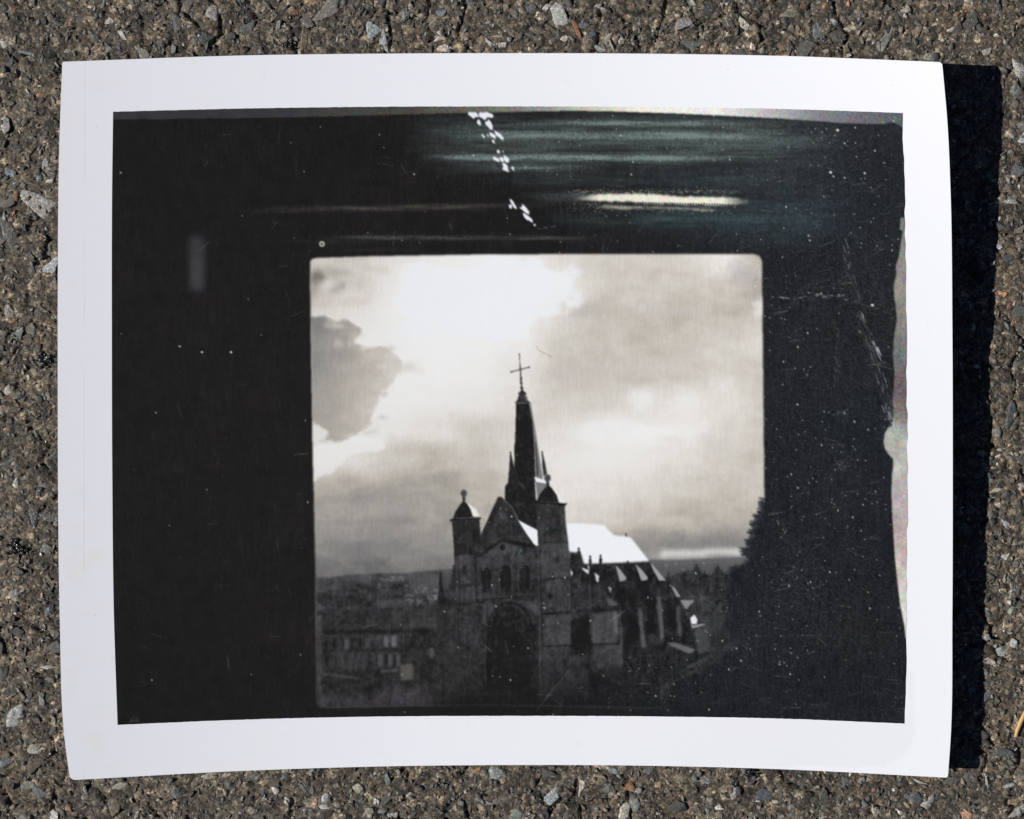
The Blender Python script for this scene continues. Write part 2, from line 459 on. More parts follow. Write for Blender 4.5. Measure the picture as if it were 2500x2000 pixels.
# stones measured one by one: x, y, length, width, angle (deg), colour
HERO = [
 (268,52,30,18,-20,(178,163,150)),(298,84,38,20,-52,(172,158,146)),(348,127,38,32,0,(135,134,118)),(231,21,15,15,0,(138,146,140)),
 (187,38,20,17,10,(140,142,136)),(167,76,20,26,20,(132,126,112)),(12,105,26,24,-40,(158,156,146)),(26,150,38,30,0,(82,88,92)),
 (520,28,34,40,0,(145,136,130)),(500,92,46,50,0,(78,82,82)),(64,128,44,20,-8,(112,120,118)),(112,400,44,22,75,(132,138,136)),
 (20,421,28,26,0,(122,134,146)),(12,300,26,48,0,(150,144,132)),(100,500,82,78,10,(146,144,138)),(26,563,98,42,-80,(98,98,92)),
 (14,565,90,16,-84,(148,148,142)),(120,656,42,56,0,(156,162,168)),(20,760,34,32,0,(146,136,126)),(40,817,32,26,0,(104,114,116)),
 (18,953,32,26,20,(168,154,144)),(39,1186,30,34,15,(172,164,148)),(25,1127,64,17,35,(98,104,108)),(106,1183,32,42,20,(114,108,104)),
 (84,1256,32,48,20,(92,98,104)),(113,1339,38,38,0,(104,110,102)),(120,1265,32,44,30,(104,102,96)),(101,1458,20,20,0,(158,144,114)),
 (118,1493,30,52,-25,(92,98,104)),(32,1748,54,50,0,(158,163,160)),(86,1828,38,30,15,(158,152,136)),(104,1706,22,38,25,(126,124,116)),
 (133,1762,15,26,0,(130,126,100)),(122,1628,44,13,-6,(172,170,164)),(12,1864,38,32,25,(114,124,130)),(292,1921,52,22,10,(134,134,118)),
 (67,1918,30,28,0,(126,126,108)),(130,1988,30,26,-20,(192,187,176)),(97,1937,38,36,0,(98,102,104)),(78,1865,54,44,20,(96,80,62)),
 (512,1893,40,18,15,(148,146,130)),(793,32,84,62,25,(128,120,112)),(745,44,32,50,15,(110,104,98)),(759,3,28,16,30,(178,108,44)),
 (723,26,28,22,-20,(112,70,44)),(905,70,80,44,-60,(138,148,148)),(938,108,60,34,-60,(132,140,140)),(1078,92,36,20,10,(186,166,146)),
 (1090,118,54,18,-12,(190,170,150)),(1220,89,44,11,-4,(158,142,126)),(1200,107,34,15,-25,(140,142,136)),(1230,110,34,16,-20,(170,160,150)),
 (1259,31,34,40,10,(108,106,94)),(678,60,13,22,0,(146,152,146)),(860,76,20,15,0,(130,136,128)),(1084,31,34,28,-20,(106,118,124)),
 (1365,34,64,38,-58,(158,160,152)),(1337,14,28,22,0,(158,158,150)),(1428,62,40,34,0,(98,106,112)),(1443,86,32,22,0,(70,76,80)),
 (1407,68,46,12,-65,(160,90,30)),(1378,91,22,19,10,(184,172,156)),(1467,120,28,19,0,(132,136,134)),(1664,55,48,38,0,(140,136,138)),
 (1818,58,42,21,-55,(168,162,146)),(1927,34,40,44,0,(130,130,108)),(1836,112,19,19,0,(196,186,170)),(1482,94,18,30,-15,(136,134,120)),
 (1517,99,30,20,35,(158,148,132)),(1543,101,13,30,-10,(136,130,114)),(1699,110,56,40,20,(98,102,96)),(1332,81,66,54,0,(98,82,68)),
 (2166,93,86,21,57,(128,132,122)),(2214,22,26,42,-20,(142,134,116)),(2490,167,34,48,0,(158,156,148)),(2413,127,28,22,-20,(138,134,126)),
 (2098,42,30,40,-20,(108,112,118)),(2265,136,26,20,-15,(148,142,128)),(2072,71,22,11,-5,(158,150,134)),(2248,72,17,50,-20,(126,112,98)),
 (2036,53,26,13,-35,(136,138,136)),(2014,12,18,17,0,(172,114,50)),(2462,489,44,34,-10,(148,148,142)),(2462,631,36,30,0,(70,75,82)),
 (2484,416,30,30,0,(92,95,102)),(2440,600,17,17,0,(140,146,150)),(2450,718,22,20,20,(194,124,62)),(2468,743,28,26,0,(126,76,66)),
 (2488,759,40,40,40,(76,84,80)),(2486,564,28,28,0,(120,112,100)),(2480,219,38,40,0,(110,110,104)),(2494,341,28,40,0,(158,164,170)),
 (2472,791,18,13,10,(188,108,54)),(2447,203,22,28,0,(82,82,76)),(2446,556,32,30,0,(76,80,74)),(2423,878,34,28,-10,(122,110,98)),
 (2470,1012,36,64,-5,(82,88,88)),(2435,1197,40,17,12,(170,158,138)),(2458,1280,22,24,0,(136,140,144)),(2456,1361,34,28,-30,(174,173,162)),
 (2454,1414,20,26,0,(148,148,136)),(2470,1426,11,38,10,(140,140,132)),(2449,1443,22,20,30,(172,156,112)),(2468,1452,24,22,0,(138,138,132)),
 (2419,1170,26,34,10,(110,112,102)),(2470,1485,18,28,0,(140,144,130)),(2447,1595,24,36,0,(148,158,158)),(2475,1573,24,30,10,(158,163,160)),
 (2415,1615,30,18,-15,(170,158,142)),(2408,1553,18,20,0,(140,140,136)),(2412,1698,48,17,72,(108,112,118)),(2445,1834,56,28,-12,(80,83,86)),
 (2359,1990,36,30,0,(200,136,96)),(2480,1988,52,30,20,(158,156,148)),(2135,1979,26,36,25,(158,144,126)),(2262,1965,28,30,0,(148,148,148)),
 (2276,1949,24,24,0,(130,132,130)),(2220,1946,66,27,-10,(98,106,110)),(2251,1912,40,15,-8,(158,156,146)),(2465,1918,50,19,20,(148,150,146)),
 (2009,1957,36,64,-10,(80,83,72)),(2067,1910,34,46,30,(92,98,98)),(2198,1983,15,15,0,(196,194,192)),(2411,1915,11,44,10,(136,140,132)),
 (1939,1988,56,34,10,(92,98,86)),(792,1947,22,23,0,(170,174,174)),(795,1970,27,17,8,(164,168,166)),(772,1959,17,20,0,(206,140,106)),
 (702,1957,20,20,0,(148,152,144)),(744,1977,20,13,0,(150,158,158)),(749,1962,15,14,0,(140,148,150)),(873,1926,34,27,-25,(150,148,124)),
 (915,1957,22,20,0,(164,164,158)),(902,1978,26,24,0,(142,130,108)),(962,1990,24,22,40,(148,153,140)),(738,1920,34,12,-60,(104,116,114)),
 (947,1904,34,14,-80,(104,122,126)),(910,1895,18,15,0,(132,150,150)),(1207,1886,44,34,30,(132,140,138)),(1165,1881,18,15,0,(170,98,42)),
 (1072,1889,18,15,-10,(138,142,132)),(1197,1931,30,38,0,(86,83,76)),(1188,1962,44,24,0,(126,132,124)),(1126,1960,24,29,0,(126,126,122)),
 (1262,1990,40,30,0,(112,124,110)),(821,1881,34,14,0,(118,110,104)),(1495,1881,34,22,-5,(126,138,144)),(1355,1944,50,40,5,(136,145,150)),
 (1422,1918,58,26,70,(178,167,150)),(1521,1983,32,40,0,(174,166,148)),(1553,1964,34,32,-40,(120,126,120)),(1589,1882,38,20,-8,(86,90,95)),
 (1719,1902,50,18,-15,(114,117,112)),(1790,1936,50,24,70,(148,148,142)),(1756,1973,22,23,0,(178,188,184)),(1651,1973,58,40,0,(64,65,66)),
 (1868,1941,44,34,0,(86,95,103)),(1894,1957,16,11,10,(170,166,150)),(1332,1886,46,28,0,(75,76,76)),(1537,1920,30,28,-40,(158,108,48)),
 (1329,1990,28,26,0,(64,68,71)),(610,1900,40,28,0,(90,92,88)),(430,1935,42,30,20,(96,100,100)),(600,70,40,36,0,(92,96,92)),
]

def in_print(px, py, margin):
    return (140 + margin < px < 2322 - margin) and (132 + margin < py < 1895 - margin)

placed = []
def add_stone(px, py, ln, wd, ang, rgb, k, proud=None):
    r = np.random.default_rng(1000 + k)
    x, y = float(gx(px)), float(gy(py))
    hx, hy = ln * U / 2 * 1.16, wd * U / 2 * 1.16
    hz = max(0.36 * min(hx, hy), 0.30e-3)
    qa = np.linspace(0, 2 * math.pi, 10)[:-1]; ca_, sa_ = math.cos(math.radians(ang)), math.sin(math.radians(ang))
    ex = np.r_[0, 0.6 * hx * np.cos(qa)]; ey = np.r_[0, 0.6 * hy * np.sin(qa)]
    gz = float(np.quantile(ground_h((x + ex * ca_ - ey * sa_) * 1e3, (y + ex * sa_ + ey * ca_) * 1e3), 0.7))
    pr = proud if proud is not None else r.uniform(0.05, 0.18) * 1e-3
    top = min(max(gz, -0.25e-3) + pr + 0.08 * min(hx, hy), 0.62e-3)
    o = bpy.data.objects.new('stone', STONES[k % len(STONES)])
    col.objects.link(o)
    o.parent = ground
    o.location = (x, y, top - hz)
    o.rotation_euler = (r.normal() * 0.07, r.normal() * 0.07, math.radians(ang))
    o.scale = (hx, hy, hz)
    c = s2l(rgb) * (1.1 if np.mean(rgb) > 128 else 1.0)
    g_ = c.mean(); c = g_ * np.array([1.06, 1.0, 0.93]) * 0.35 + c * 0.65
    o.color = (c[0], c[1], c[2], 0.32 if k < len(HERO) else 0.9)     # alpha: how much binder clings
    placed.append((px, py, 0.5 * max(ln, wd)))

for k, h in enumerate(HERO):
    add_stone(*h, k)

# stones in view between the measured ones, mostly dark
PAL = [(84, 83, 79), (78, 77, 75), (90, 89, 84), (96, 95, 90), (88, 80, 71), (102, 94, 84), (112, 114, 110), (128, 126, 118),
       (146, 142, 132), (96, 104, 106), (120, 104, 88)]
PW = np.array([5, 5, 5, 4, 4, 3, 3, 2, 1.4, 3, 1.6]); PW = PW / PW.sum()
k = len(HERO); tries = 0
while len(placed) < 300 and tries < 60000:
    tries += 1
    px, py = rng.uniform(-10, 2510), rng.uniform(-10, 2010)
    if in_print(px, py, 2): continue
    if 2326 < px < 2440 and 150 < py < 1880 and rng.random() < 0.6: continue
    ln = 17 + 34 * rng.random() ** 1.6; wd = ln * rng.uniform(0.55, 1.0)
    if any((px - a) ** 2 + (py - b) ** 2 < (0.42 * ln + 0.9 * c) ** 2 for a, b, c in placed): continue
    cc = np.array(PAL[rng.choice(len(PAL), p=PW)]) + rng.normal(0, 5)
    add_stone(px, py, ln, wd, rng.uniform(0, 180), cc, k)
    k += 1

def scatter(name, count, base_v, base_f, lo, hi, power, pal, pw, seed, squash, gl=(0.45, 0.85), shiny=0.05,
            prd=(-0.05, 0.16), smooth=False, region=None):
    """many small pieces as one real mesh"""
    r = np.random.default_rng(seed)
    n = count * 4
    px = r.uniform(-190, 2690, n); py = r.uniform(-160, 2160, n)
    inside = (px > 195) & (px < 2270) & (py > 185) & (py < 1845)
    keep = np.where(~inside)[0][:count]
    px, py = px[keep], py[keep]; n = len(px)
    sz = (lo + (hi - lo) * r.random(n) ** power) * U
    sx_, sy_ = sz * r.uniform(0.75, 1.2, n), sz * r.uniform(0.55, 1.0, n)
    sz_ = sz * squash
    X, Y = gx(px), gy(py)
    Z = ground_h(X * 1e3, Y * 1e3)
    top = np.minimum(Z + r.uniform(prd[0], prd[1], n) * 1e-3 + 0.25 * sz_, 0.42e-3)
    a = r.uniform(0, 2 * np.pi, n)
    t1, t2 = r.normal(0, 0.35, n), r.normal(0, 0.35, n)
    V = base_v[r.integers(0, len(base_v), n)]
    V = V * np.stack([sx_, sy_, sz_], 1)[:, None, :]
    # small tilts, then turn
    z = V[..., 2] + V[..., 0] * t1[:, None] * 0.5 + V[..., 1] * t2[:, None] * 0.5
    ca, sa = np.cos(a)[:, None], np.sin(a)[:, None]
    x = V[..., 0] * ca - V[..., 1] * sa; y = V[..., 0] * sa + V[..., 1] * ca
    W = np.stack([x + X[:, None], y + Y[:, None], z + (top - sz_)[:, None]], -1)
    m = W.shape[1]
    F = (base_f[None] + (np.arange(n) * m)[:, None, None]).reshape(-1, 3)
    pal = s2l(np.array(pal)); ci = r.choice(len(pal), n, p=np.array(pw) / np.sum(pw))
    C = pal[ci] * r.uniform(0.75, 1.25, (n, 1)) * 1.1
    C = C * 0.72 + C.mean(1, keepdims=True) * np.array([1.06, 1.0, 0.93]) * 0.28
    G = np.where(r.random(n) < shiny, r.uniform(0.06, 0.16, n), r.uniform(gl[0], gl[1], n))
    o = mesh_obj(name, W.reshape(-1, 3), F, M_GRIT, ground, np.repeat(C, m, 0), smooth, np.repeat(G, m))
    tag(o, kind='stuff')
    return o

PAL_P = [(80, 80, 77), (88, 86, 80), (70, 71, 70), (100, 96, 88), (122, 120, 112), (150, 146, 136), (175, 170, 158), (98, 84, 70),
         (134, 116, 96), (156, 104, 66), (92, 104, 104)]
PW_P = [5, 5, 4, 4, 3, 2.0, 0.9, 3, 2, 0.45, 2]
base1 = np.stack([crushed(d1_, np.random.default_rng(300 + i), 9, 10, 0.06) for i in range(16)])
base0 = np.stack([crushed(d0_, np.random.default_rng(400 + i), 7, 8, 0.12) for i in range(24)])

scatter('pebbles', 4300, base1, f1_, 8, 17, 1.6, PAL_P, PW_P, 51, 0.7, smooth=True, prd=(-0.04, 0.17))
scatter('grit', 26000, base0, f0_, 2.6, 8.5, 1.7, PAL_P, PW_P, 52, 0.8, shiny=0.16, prd=(-0.05, 0.15))

M_TAR = mat_plain('fresh_tar', (0.012, 0.012, 0.013), (0.03, 0.029, 0.028), 0.16)
for tx_, ty_, n_, sp_ in ((112, 880, 34, 13), (45, 1338, 36, 15), (1832, 1884, 22, 10), (700, 112, 18, 10)):
    r = np.random.default_rng(int(tx_))
    px = tx_ + r.normal(0, sp_, n_); py = ty_ + r.normal(0, sp_ * 0.7, n_)
    X, Y = gx(px), gy(py); Z = ground_h(X * 1e3, Y * 1e3)
    sz = r.uniform(3, 8, n_) * U
    V = base1[r.integers(0, len(base1), n_)] * np.stack([sz, sz * r.uniform(0.6, 1, n_), sz * 0.7], 1)[:, None]
    V = V + np.stack([X, Y, np.minimum(Z + 0.12e-3, 0.3e-3)], 1)[:, None]
    F = (f1_[None] + (np.arange(n_) * V.shape[1])[:, None, None]).reshape(-1, 3)
    tag(mesh_obj('tar_patch', V.reshape(-1, 3), F, M_TAR, ground), kind='stuff')

# ------------------------------------------------------------------ what is printed on the sheet
OX, OY, RW, RH = 262, 250, 1966, 1536
YY, XX = np.mgrid[0:RH, 0:RW].astype(np.float32)
XX += OX; YY += OY
img = np.empty((RH, RW, 3), dtype=np.float32)

def box1(a, r, ax):
    if r < 1: return a
    pad = [(0, 0)] * a.ndim; pad[ax] = (r + 1, r)
    c = np.cumsum(np.pad(a, pad, mode='edge'), axis=ax, dtype=np.float64)
    n = a.shape[ax]
    hi = np.take(c, np.arange(2 * r + 1, 2 * r + 1 + n), axis=ax); lo = np.take(c, np.arange(0, n), axis=ax)
    return ((hi - lo) / (2 * r + 1)).astype(np.float32)
def blur(a, r):
    for _ in range(2): a = box1(box1(a, r, 0), r, 1)
    return a

def pmask(pts, soft=2, warp=0.0, seed=1, wcell=20):
    p = np.array(pts, dtype=np.float64)
    m = int(4 * soft + 4 + 2 * warp)
    x0 = int(max(p[:, 0].min() - m - OX, 0)); x1 = int(min(p[:, 0].max() + m - OX, RW))
    y0 = int(max(p[:, 1].min() - m - OY, 0)); y1 = int(min(p[:, 1].max() + m - OY, RH))
    if x1 <= x0 or y1 <= y0: return None
    X = XX[y0:y1, x0:x1].astype(np.float64); Y = YY[y0:y1, x0:x1].astype(np.float64)
    if warp:
        wx = (fbm(X, Y, wcell, seed, 4, 0.6) - 0.5) * 2 * warp; wy = (fbm(X, Y, wcell, seed + 5, 4, 0.6) - 0.5) * 2 * warp
        X = X + wx; Y = Y + wy
    ins = np.zeros(X.shape, dtype=bool)
    for i in range(len(p)):
        ax_, ay_ = p[i]; bx_, by_ = p[(i + 1) % len(p)]
        if ay_ == by_: continue
        c = (ay_ > Y) != (by_ > Y)
        ins ^= c & (X < (bx_ - ax_) * (Y - ay_) / (by_ - ay_) + ax_)
    a = ins.astype(np.float32)
    if soft: a = blur(a, int(soft))
    return a, slice(y0, y1), slice(x0, x1)

def rgb3(c):
    return np.array((c, c, c * 1.02) if isinstance(c, (int, float)) else c, dtype=np.float32)
def poly(pts, c, soft=2, alpha=1.0, clip=None, **kw):
    r = pmask(pts, soft, **kw)
    if r is None: return
    a, ys, xs = r
    a = a * alpha
    if clip is not None: a = a * clip[ys, xs]
    img[ys, xs] += (rgb3(c) - img[ys, xs]) * a[..., None]
def line(x0, y0, x1, y1, w, c, soft=1, alpha=1.0):
    dx, dy = x1 - x0, y1 - y0; L = math.hypot(dx, dy) or 1
    nx_, ny_ = -dy / L * w / 2, dx / L * w / 2
    poly([(x0 + nx_, y0 + ny_), (x1 + nx_, y1 + ny_), (x1 - nx_, y1 - ny_), (x0 - nx_, y0 - ny_)], c, soft, alpha)
def disc(x, y, rx, ry, c, soft=2, alpha=1.0, n=22, **kw):
    poly([(x + rx * math.cos(t), y + ry * math.sin(t)) for t in np.linspace(0, 2 * math.pi, n, endpoint=False)], c, soft, alpha, **kw)
def tr(ox, oy, k):
    return lambda *pts: [(ox + a * k, oy + b * k) for a, b in pts]
Z1 = tr(750, 600, 600 / 1725); Z3 = tr(750, 1180, 600 / 1725); Z4 = tr(1000, 1100, 500 / 2156)
Z5 = tr(1300, 1180, 600 / 1725); ZT = tr(900, 200, 1000 / 2156); ZC = tr(1080, 240, 260 / 1402); ZR = tr(1800, 400, 700 / 1006)

# dark, fully exposed ground of the sheet
mott = fbm(XX, YY, 130, 61, 3)
img[:] = (32 + 5 * (mott - 0.5))[..., None] * np.array([1.02, 0.97, 0.99], dtype=np.float32)
bz = np.clip((XX - 1250) / 600, 0, 1) * (0.5 + vnoise(XX, YY, 260, 63))  # bluish sky sheen toward the right, painted into the dark colour
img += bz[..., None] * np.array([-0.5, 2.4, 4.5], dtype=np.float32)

# silvery green roller bands across the top, their sheen painted into the colour
SPK = rng.random((RH, RW)).astype(np.float32)
SPK = 0.5 * SPK + 0.5 * vnoise(XX * 2.0, YY, 4.5, 65)
def band(y, x0, x1, w, c, a, slope=0.0, seed=3):
    y0_, y1_ = int(max(y - 3.2 * w - 10 - OY, 0)), int(min(y + 3.2 * w + 14 - OY, RH))
    X = XX[y0_:y1_]; Y = YY[y0_:y1_]; K = SPK[y0_:y1_]
    yc = y + slope * (X - x0) + 5 * (vnoise(X, Y * 0 + y, 170, seed) - 0.5)
    m = np.exp(-((Y - yc) / w) ** 2) * np.clip((X - x0) / 160, 0, 1) * np.clip((x1 - X) / 220, 0, 1)
    m = m * (0.55 + 0.9 * vnoise(X, Y * 9, 150, seed + 1)) * a
    m = np.clip(m * (0.2 + 1.3 * K) * (0.4 + 1.1 * vnoise(X * 0.25, Y * 3, 14, seed + 2)), 0, 1)
    img[y0_:y1_] += (rgb3(c) - img[y0_:y1_]) * m[..., None].astype(np.float32)
TEAL = (116, 131, 127)
band(345, 980, 2080, 62, (74, 84, 83), 0.95, 0, 21)
band(500, 1500, 2150, 70, (48, 58, 62), 0.6, 0, 22)
band(302, 1230, 1900, 7, TEAL, 0.8, 0.0, 3)
band(331, 1130, 1900, 9, TEAL, 1.25, 0.004, 5)
band(355, 1000, 1500, 12, (70, 78, 70), 0.45, 0, 6)
band(384, 1020, 1820, 7, TEAL, 1.25, 0.004, 7)
band(410, 1120, 1480, 9, TEAL, 0.75, 0, 9)
band(440, 1180, 1980, 16, (70, 88, 86), 0.35, 0, 10)
band(480, 1250, 1640, 11, TEAL, 0.7, 0.005, 11)
band(513, 560, 1360, 7, (84, 84, 78), 0.62, -0.012, 12)
band(582, 760, 1500, 6, (88, 92, 88), 0.60, 0.0, 13)
band(536, 1320, 2050, 18, (62, 80, 80), 0.5, 0, 14)
band(590, 640, 1000, 5, (64, 64, 62), 0.4, 0, 15)
band(610, 800, 1060, 4, (72, 72, 70), 0.4, 0, 16)
band(560, 1650, 2120, 40, (52, 66, 70), 0.5, 0, 17)

img0 = img.copy()

# the picture window: sky
PIC = [(757, 648), (758, 638), (764, 632), (775, 630), (900, 626), (1150, 622), (1400, 620.5), (1700, 620), (1843, 621), (1854, 625), (1860, 636),
       (1863, 900), (1866, 1191), (1868, 1480), (1868, 1725), (1600, 1728), (1200, 1720), (1000, 1723), (800, 1727), (781, 1725), (776, 1718),
       (774, 1702), (770, 1400), (766, 1198), (761, 900)]
pm = pmask(PIC, 2)
clip = np.zeros((RH, RW), dtype=np.float32); clip[pm[1], pm[2]] = pm[0]
CXs = [770, 870, 970, 1070, 1170, 1270, 1370, 1470, 1570, 1670, 1770, 1865]
CYs = [625, 700, 770, 840, 910, 980, 1050, 1120, 1190, 1260, 1330, 1400]
TON = np.array([
 [212, 205, 226, 236, 238, 234, 214, 204, 202, 206, 226, 180],
 [196, 212, 236, 239, 240, 238, 232, 205, 202, 198, 196, 172],
 [214, 228, 238, 240, 240, 237, 216, 190, 190, 187, 186, 184],
 [236, 236, 238, 240, 239, 233, 205, 197, 192, 192, 204, 210],
 [236, 236, 238, 239, 236, 226, 199, 190, 192, 198, 204, 196],
 [236, 236, 237, 235, 230, 220, 206, 204, 214, 226, 218, 202],
 [234, 235, 230, 222, 205, 212, 222, 232, 235, 231, 212, 198],
 [230, 222, 200, 188, 196, 214, 230, 232, 228, 218, 200, 192],
 [178, 166, 162, 166, 184, 206, 226, 224, 212, 202, 192, 190],
 [164, 160, 154, 158, 174, 196, 214, 210, 196, 182, 176, 180],
 [140, 137, 136, 140, 148, 164, 172, 168, 150, 132, 126, 148],
 [116, 116, 118, 120, 126, 134, 138, 136, 136, 142, 150, 165]], dtype=np.float64)
wx = XX + 46 * (fbm(XX, YY, 130, 71, 5, 0.6) - 0.5); wy = YY + 40 * (fbm(XX, YY, 130, 77, 5, 0.6) - 0.5)
ixf = np.clip(np.interp(wx, CXs, np.arange(12)), 0, 10.999); iyf = np.clip(np.interp(wy, CYs, np.arange(12)), 0, 10.999)
i0 = ixf.astype(int); j0 = iyf.astype(int); tx = ixf - i0; ty = iyf - j0
tx = tx * tx * (3 - 2 * tx); ty = ty * ty * (3 - 2 * ty)
tone = (TON[j0, i0] * (1 - tx) + TON[j0, i0 + 1] * tx) * (1 - ty) + (TON[j0 + 1, i0] * (1 - tx) + TON[j0 + 1, i0 + 1] * tx) * ty
mid = np.clip((238 - tone) / 60, 0, 1)
bil = 1 - np.abs(2 * fbm(XX, YY * 1.6, 110, 83, 6, 0.62) - 1)
tone = tone + mid * (34 * (bil - 0.80) + 14 * (fbm(XX, YY * 1.4, 40, 84, 4, 0.6) - 0.5))
tone = np.clip(tone, 90, 241)
def tint(t):
    w = np.clip(1 - np.abs(t - 180) / 75, 0, 1)          # warm mid greys
    hi = np.clip((t - 228) / 12, 0, 1)
    return np.stack([t * (1 + 0.030 * w - 0.008 * hi), t * (1.0 - 0.004 * w), t * (1 - 0.066 * w + 0.008 * hi)], -1).astype(np.float32)
img += (tint(tone) - img) * clip[..., None]

# cloud banks at the left of the print
WS = (slice(612 - OY, 1440 - OY), slice(752 - OX, 1876 - OX))
WX, WY, WC = XX[WS], YY[WS], clip[WS]
NF = fbm(WX, WY * 1.25, 58, 90, 5, 0.52)
NF = (NF - NF.mean()) / NF.std() * 0.16
def cmask(pts, rad, seed, gain=1.0, lo=0.2, hi=0.8):
    """mask over the sky with a torn, billowing rim"""
    r = pmask(pts, 0)
    m = np.zeros((RH, RW), dtype=np.float32); m[r[1], r[2]] = r[0]
    m = np.pad(m[WS], 60, mode='edge'); m = blur(m, rad)[60:-60, 60:-60]
    n = np.roll(NF, (seed * 37) % 700, axis=1)
    env = 4 * m * (1 - m)
    t = np.clip((m + gain * n * env * 2.2 - lo) / (hi - lo), 0, 1)
    return t * t * (3 - 2 * t)
def paint(m, c, a): img[WS] += (c - img[WS]) * (m * WC * a)[..., None]
def cloud(pts, c, soft=5, alpha=1.0, warp=9, seed=90, wcell=26):
    paint(cmask(pts, 6 + soft, seed), rgb3(c), alpha)
CL = Z1((-200,480),(20,482),(120,490),(185,525),(290,520),(390,570),(330,640),(280,690),(370,715),(450,730),(560,720),(650,760),(690,830),(670,890),(600,905),
        (585,970),(500,1030),(490,1100),(470,1170),(460,1240),(390,1290),(340,1340),(210,1385),(20,1395),(-200,1395))
mfull = cmask(CL, 8, 0, 0.85, 0.18, 0.82)
gl_ = np.clip((WX - 762) / 200, 0, 1); gv_ = np.clip((WY - 790) / 220, 0, 1)
tn = 132 + 62 * gl_ ** 1.3 + 26 * gv_ + 30 * (fbm(WX, WY * 1.8, 60, 95, 5) - 0.5)
rimm = np.clip(blur(mfull, 14) * 1.6, 0, 1) * (1 - mfull)
paint(rimm, np.array((240, 237, 228), dtype=np.float32), 0.5)
paint(mfull, tint(tn), 0.93)
for q in range(34):                                      # torn light wisps along the rim
    k_ = rng.integers(2, len(CL) - 3); x, y = CL[k_]; x += rng.normal(0, 14); y += rng.normal(0, 9)
    rx, ry = rng.uniform(8, 26), rng.uniform(3, 7)
    disc(x, y, rx, ry, tuple(rng.choice([np.array([232, 229, 221]), np.array([204, 197, 187]), np.array([176, 168, 160])])), 4, rng.uniform(0.25, 0.6), 14, clip=clip, warp=9, seed=int(q), wcell=16)
for q in range(70):                                      # finer broken cloud elsewhere
    x, y = rng.uniform(790, 1850), rng.uniform(640, 1180)
    t_ = float(np.clip(img[int(y - OY), int(x - OX)].mean(), 100, 240))
    if t_ < 150: continue
    rx, ry = rng.uniform(14, 48), rng.uniform(3, 9)
    tt = np.clip(t_ + rng.choice([-14, -9, 9, 14]), 120, 240)
    disc(x, y, rx, ry, tuple(tint(np.array(tt))), 6, rng.uniform(0.3, 0.7), 16, clip=clip, warp=14, seed=int(q + 50), wcell=22)
for p, c, a in ((Z1((460,800),(540,800),(580,840),(560,860),(500,835),(440,830)), (228, 224, 216), 0.85),
                (Z1((-90,1255),(80,1260),(135,1310),(120,1360),(-90,1370)), (236, 234, 228), 0.9),
                (Z1((-150,1400),(260,1380),(400,1340),(560,1350),(520,1440),(300,1500),(160,1580),(20,1640),(-150,1660)), (238, 237, 234), 0.8)):
    cloud(p, c, 5, a, 8, 96)
for (x, y, rx, ry, c, a) in ((80,225,70,44,(120,116,110),0.95), (30,330,40,70,(168,160,150),0.6), (200,180,120,22,(168,163,155),0.6), (240,285,26,18,(138,132,126),0.8), (480,160,110,22,(196,190,178),0.6),
                             (110,410,90,16,(198,190,180),0.5), (330,390,120,30,(206,198,186),0.55), (55,300,35,60,(165,160,152),0.5), (190,310,45,16,(170,162,154),0.7)):
    p = Z1((x, y))[0]
    disc(p[0], p[1], rx * .348, ry * .348, c, 7, a, clip=clip, warp=10, seed=int(x), wcell=24)
for (x, y, rx, ry, c, a) in ((130,270,60,30,(236,233,226),0.6),):
    p = Z1((x, y))[0]; disc(p[0], p[1], rx * .348, ry * .348, c, 6, a, clip=clip, warp=10, seed=8)
t2 = tr(1300, 600, 600 / 1725)
for (x, y, rx, ry, c, a) in ((165,140,45,45,(196,188,170),0.7), (700,190,230,40,(192,186,178),0.55), (420,220,60,24,(234,231,222),0.8), (330,480,170,45,(182,178,176),0.7),
                             (1250,140,110,40,(238,237,234),0.8), (1500,180,90,120,(168,166,168),0.5), (1590,430,40,90,(238,236,234),0.85), (950,470,300,50,(190,187,186),0.5),
                             (1350,950,120,35,(238,238,236),0.85), (1250,640,150,40,(212,207,196),0.6), (350,900,250,90,(196,190,184),0.6), (900,1080,260,50,(237,238,239),0.8),
                             (1300,1390,150,60,(204,200,196),0.6), (560,1300,320,80,(236,237,238),0.7), (200,1175,180,25,(206,196,186),0.6), (1000,250,90,60,(212,208,200),0.6)):
    p = t2((x, y))[0]
    el = [(p[0] + rx * .348 * math.cos(q), p[1] + ry * .348 * math.sin(q)) for q in np.linspace(0, 2 * math.pi, 24, endpoint=False)]
    paint(cmask(el, 20, int(x + y), 0.55, 0.0, 1.0), rgb3(c), a * 0.85)
for y, h, x0, x1, c, a in ((1250,10,770,1010,(166,162,158),0.6),(1278,8,770,1010,(132,129,128),0.45),(1305,14,770,990,(148,145,143),0.5),(1345,16,800,1000,(126,124,126),0.5),
                           (1220,10,780,1000,(150,147,145),0.4),(1352,9,1610,1850,(214,212,210),0.9),(1330,8,1560,1860,(136,133,134),0.6)):
    poly([(x0, y - h), (x1, y - h - 6), (x1, y + h - 6), (x0, y + h)], c, 6, a, clip, warp=8, seed=y, wcell=50)

cloud([(950,645),(1330,642),(1405,662),(1420,690),(1400,728),(1358,772),(1322,800),(1270,835),(1200,850),(1000,800)], (238, 240, 243), 18, 0.8, 18, 97, 34)

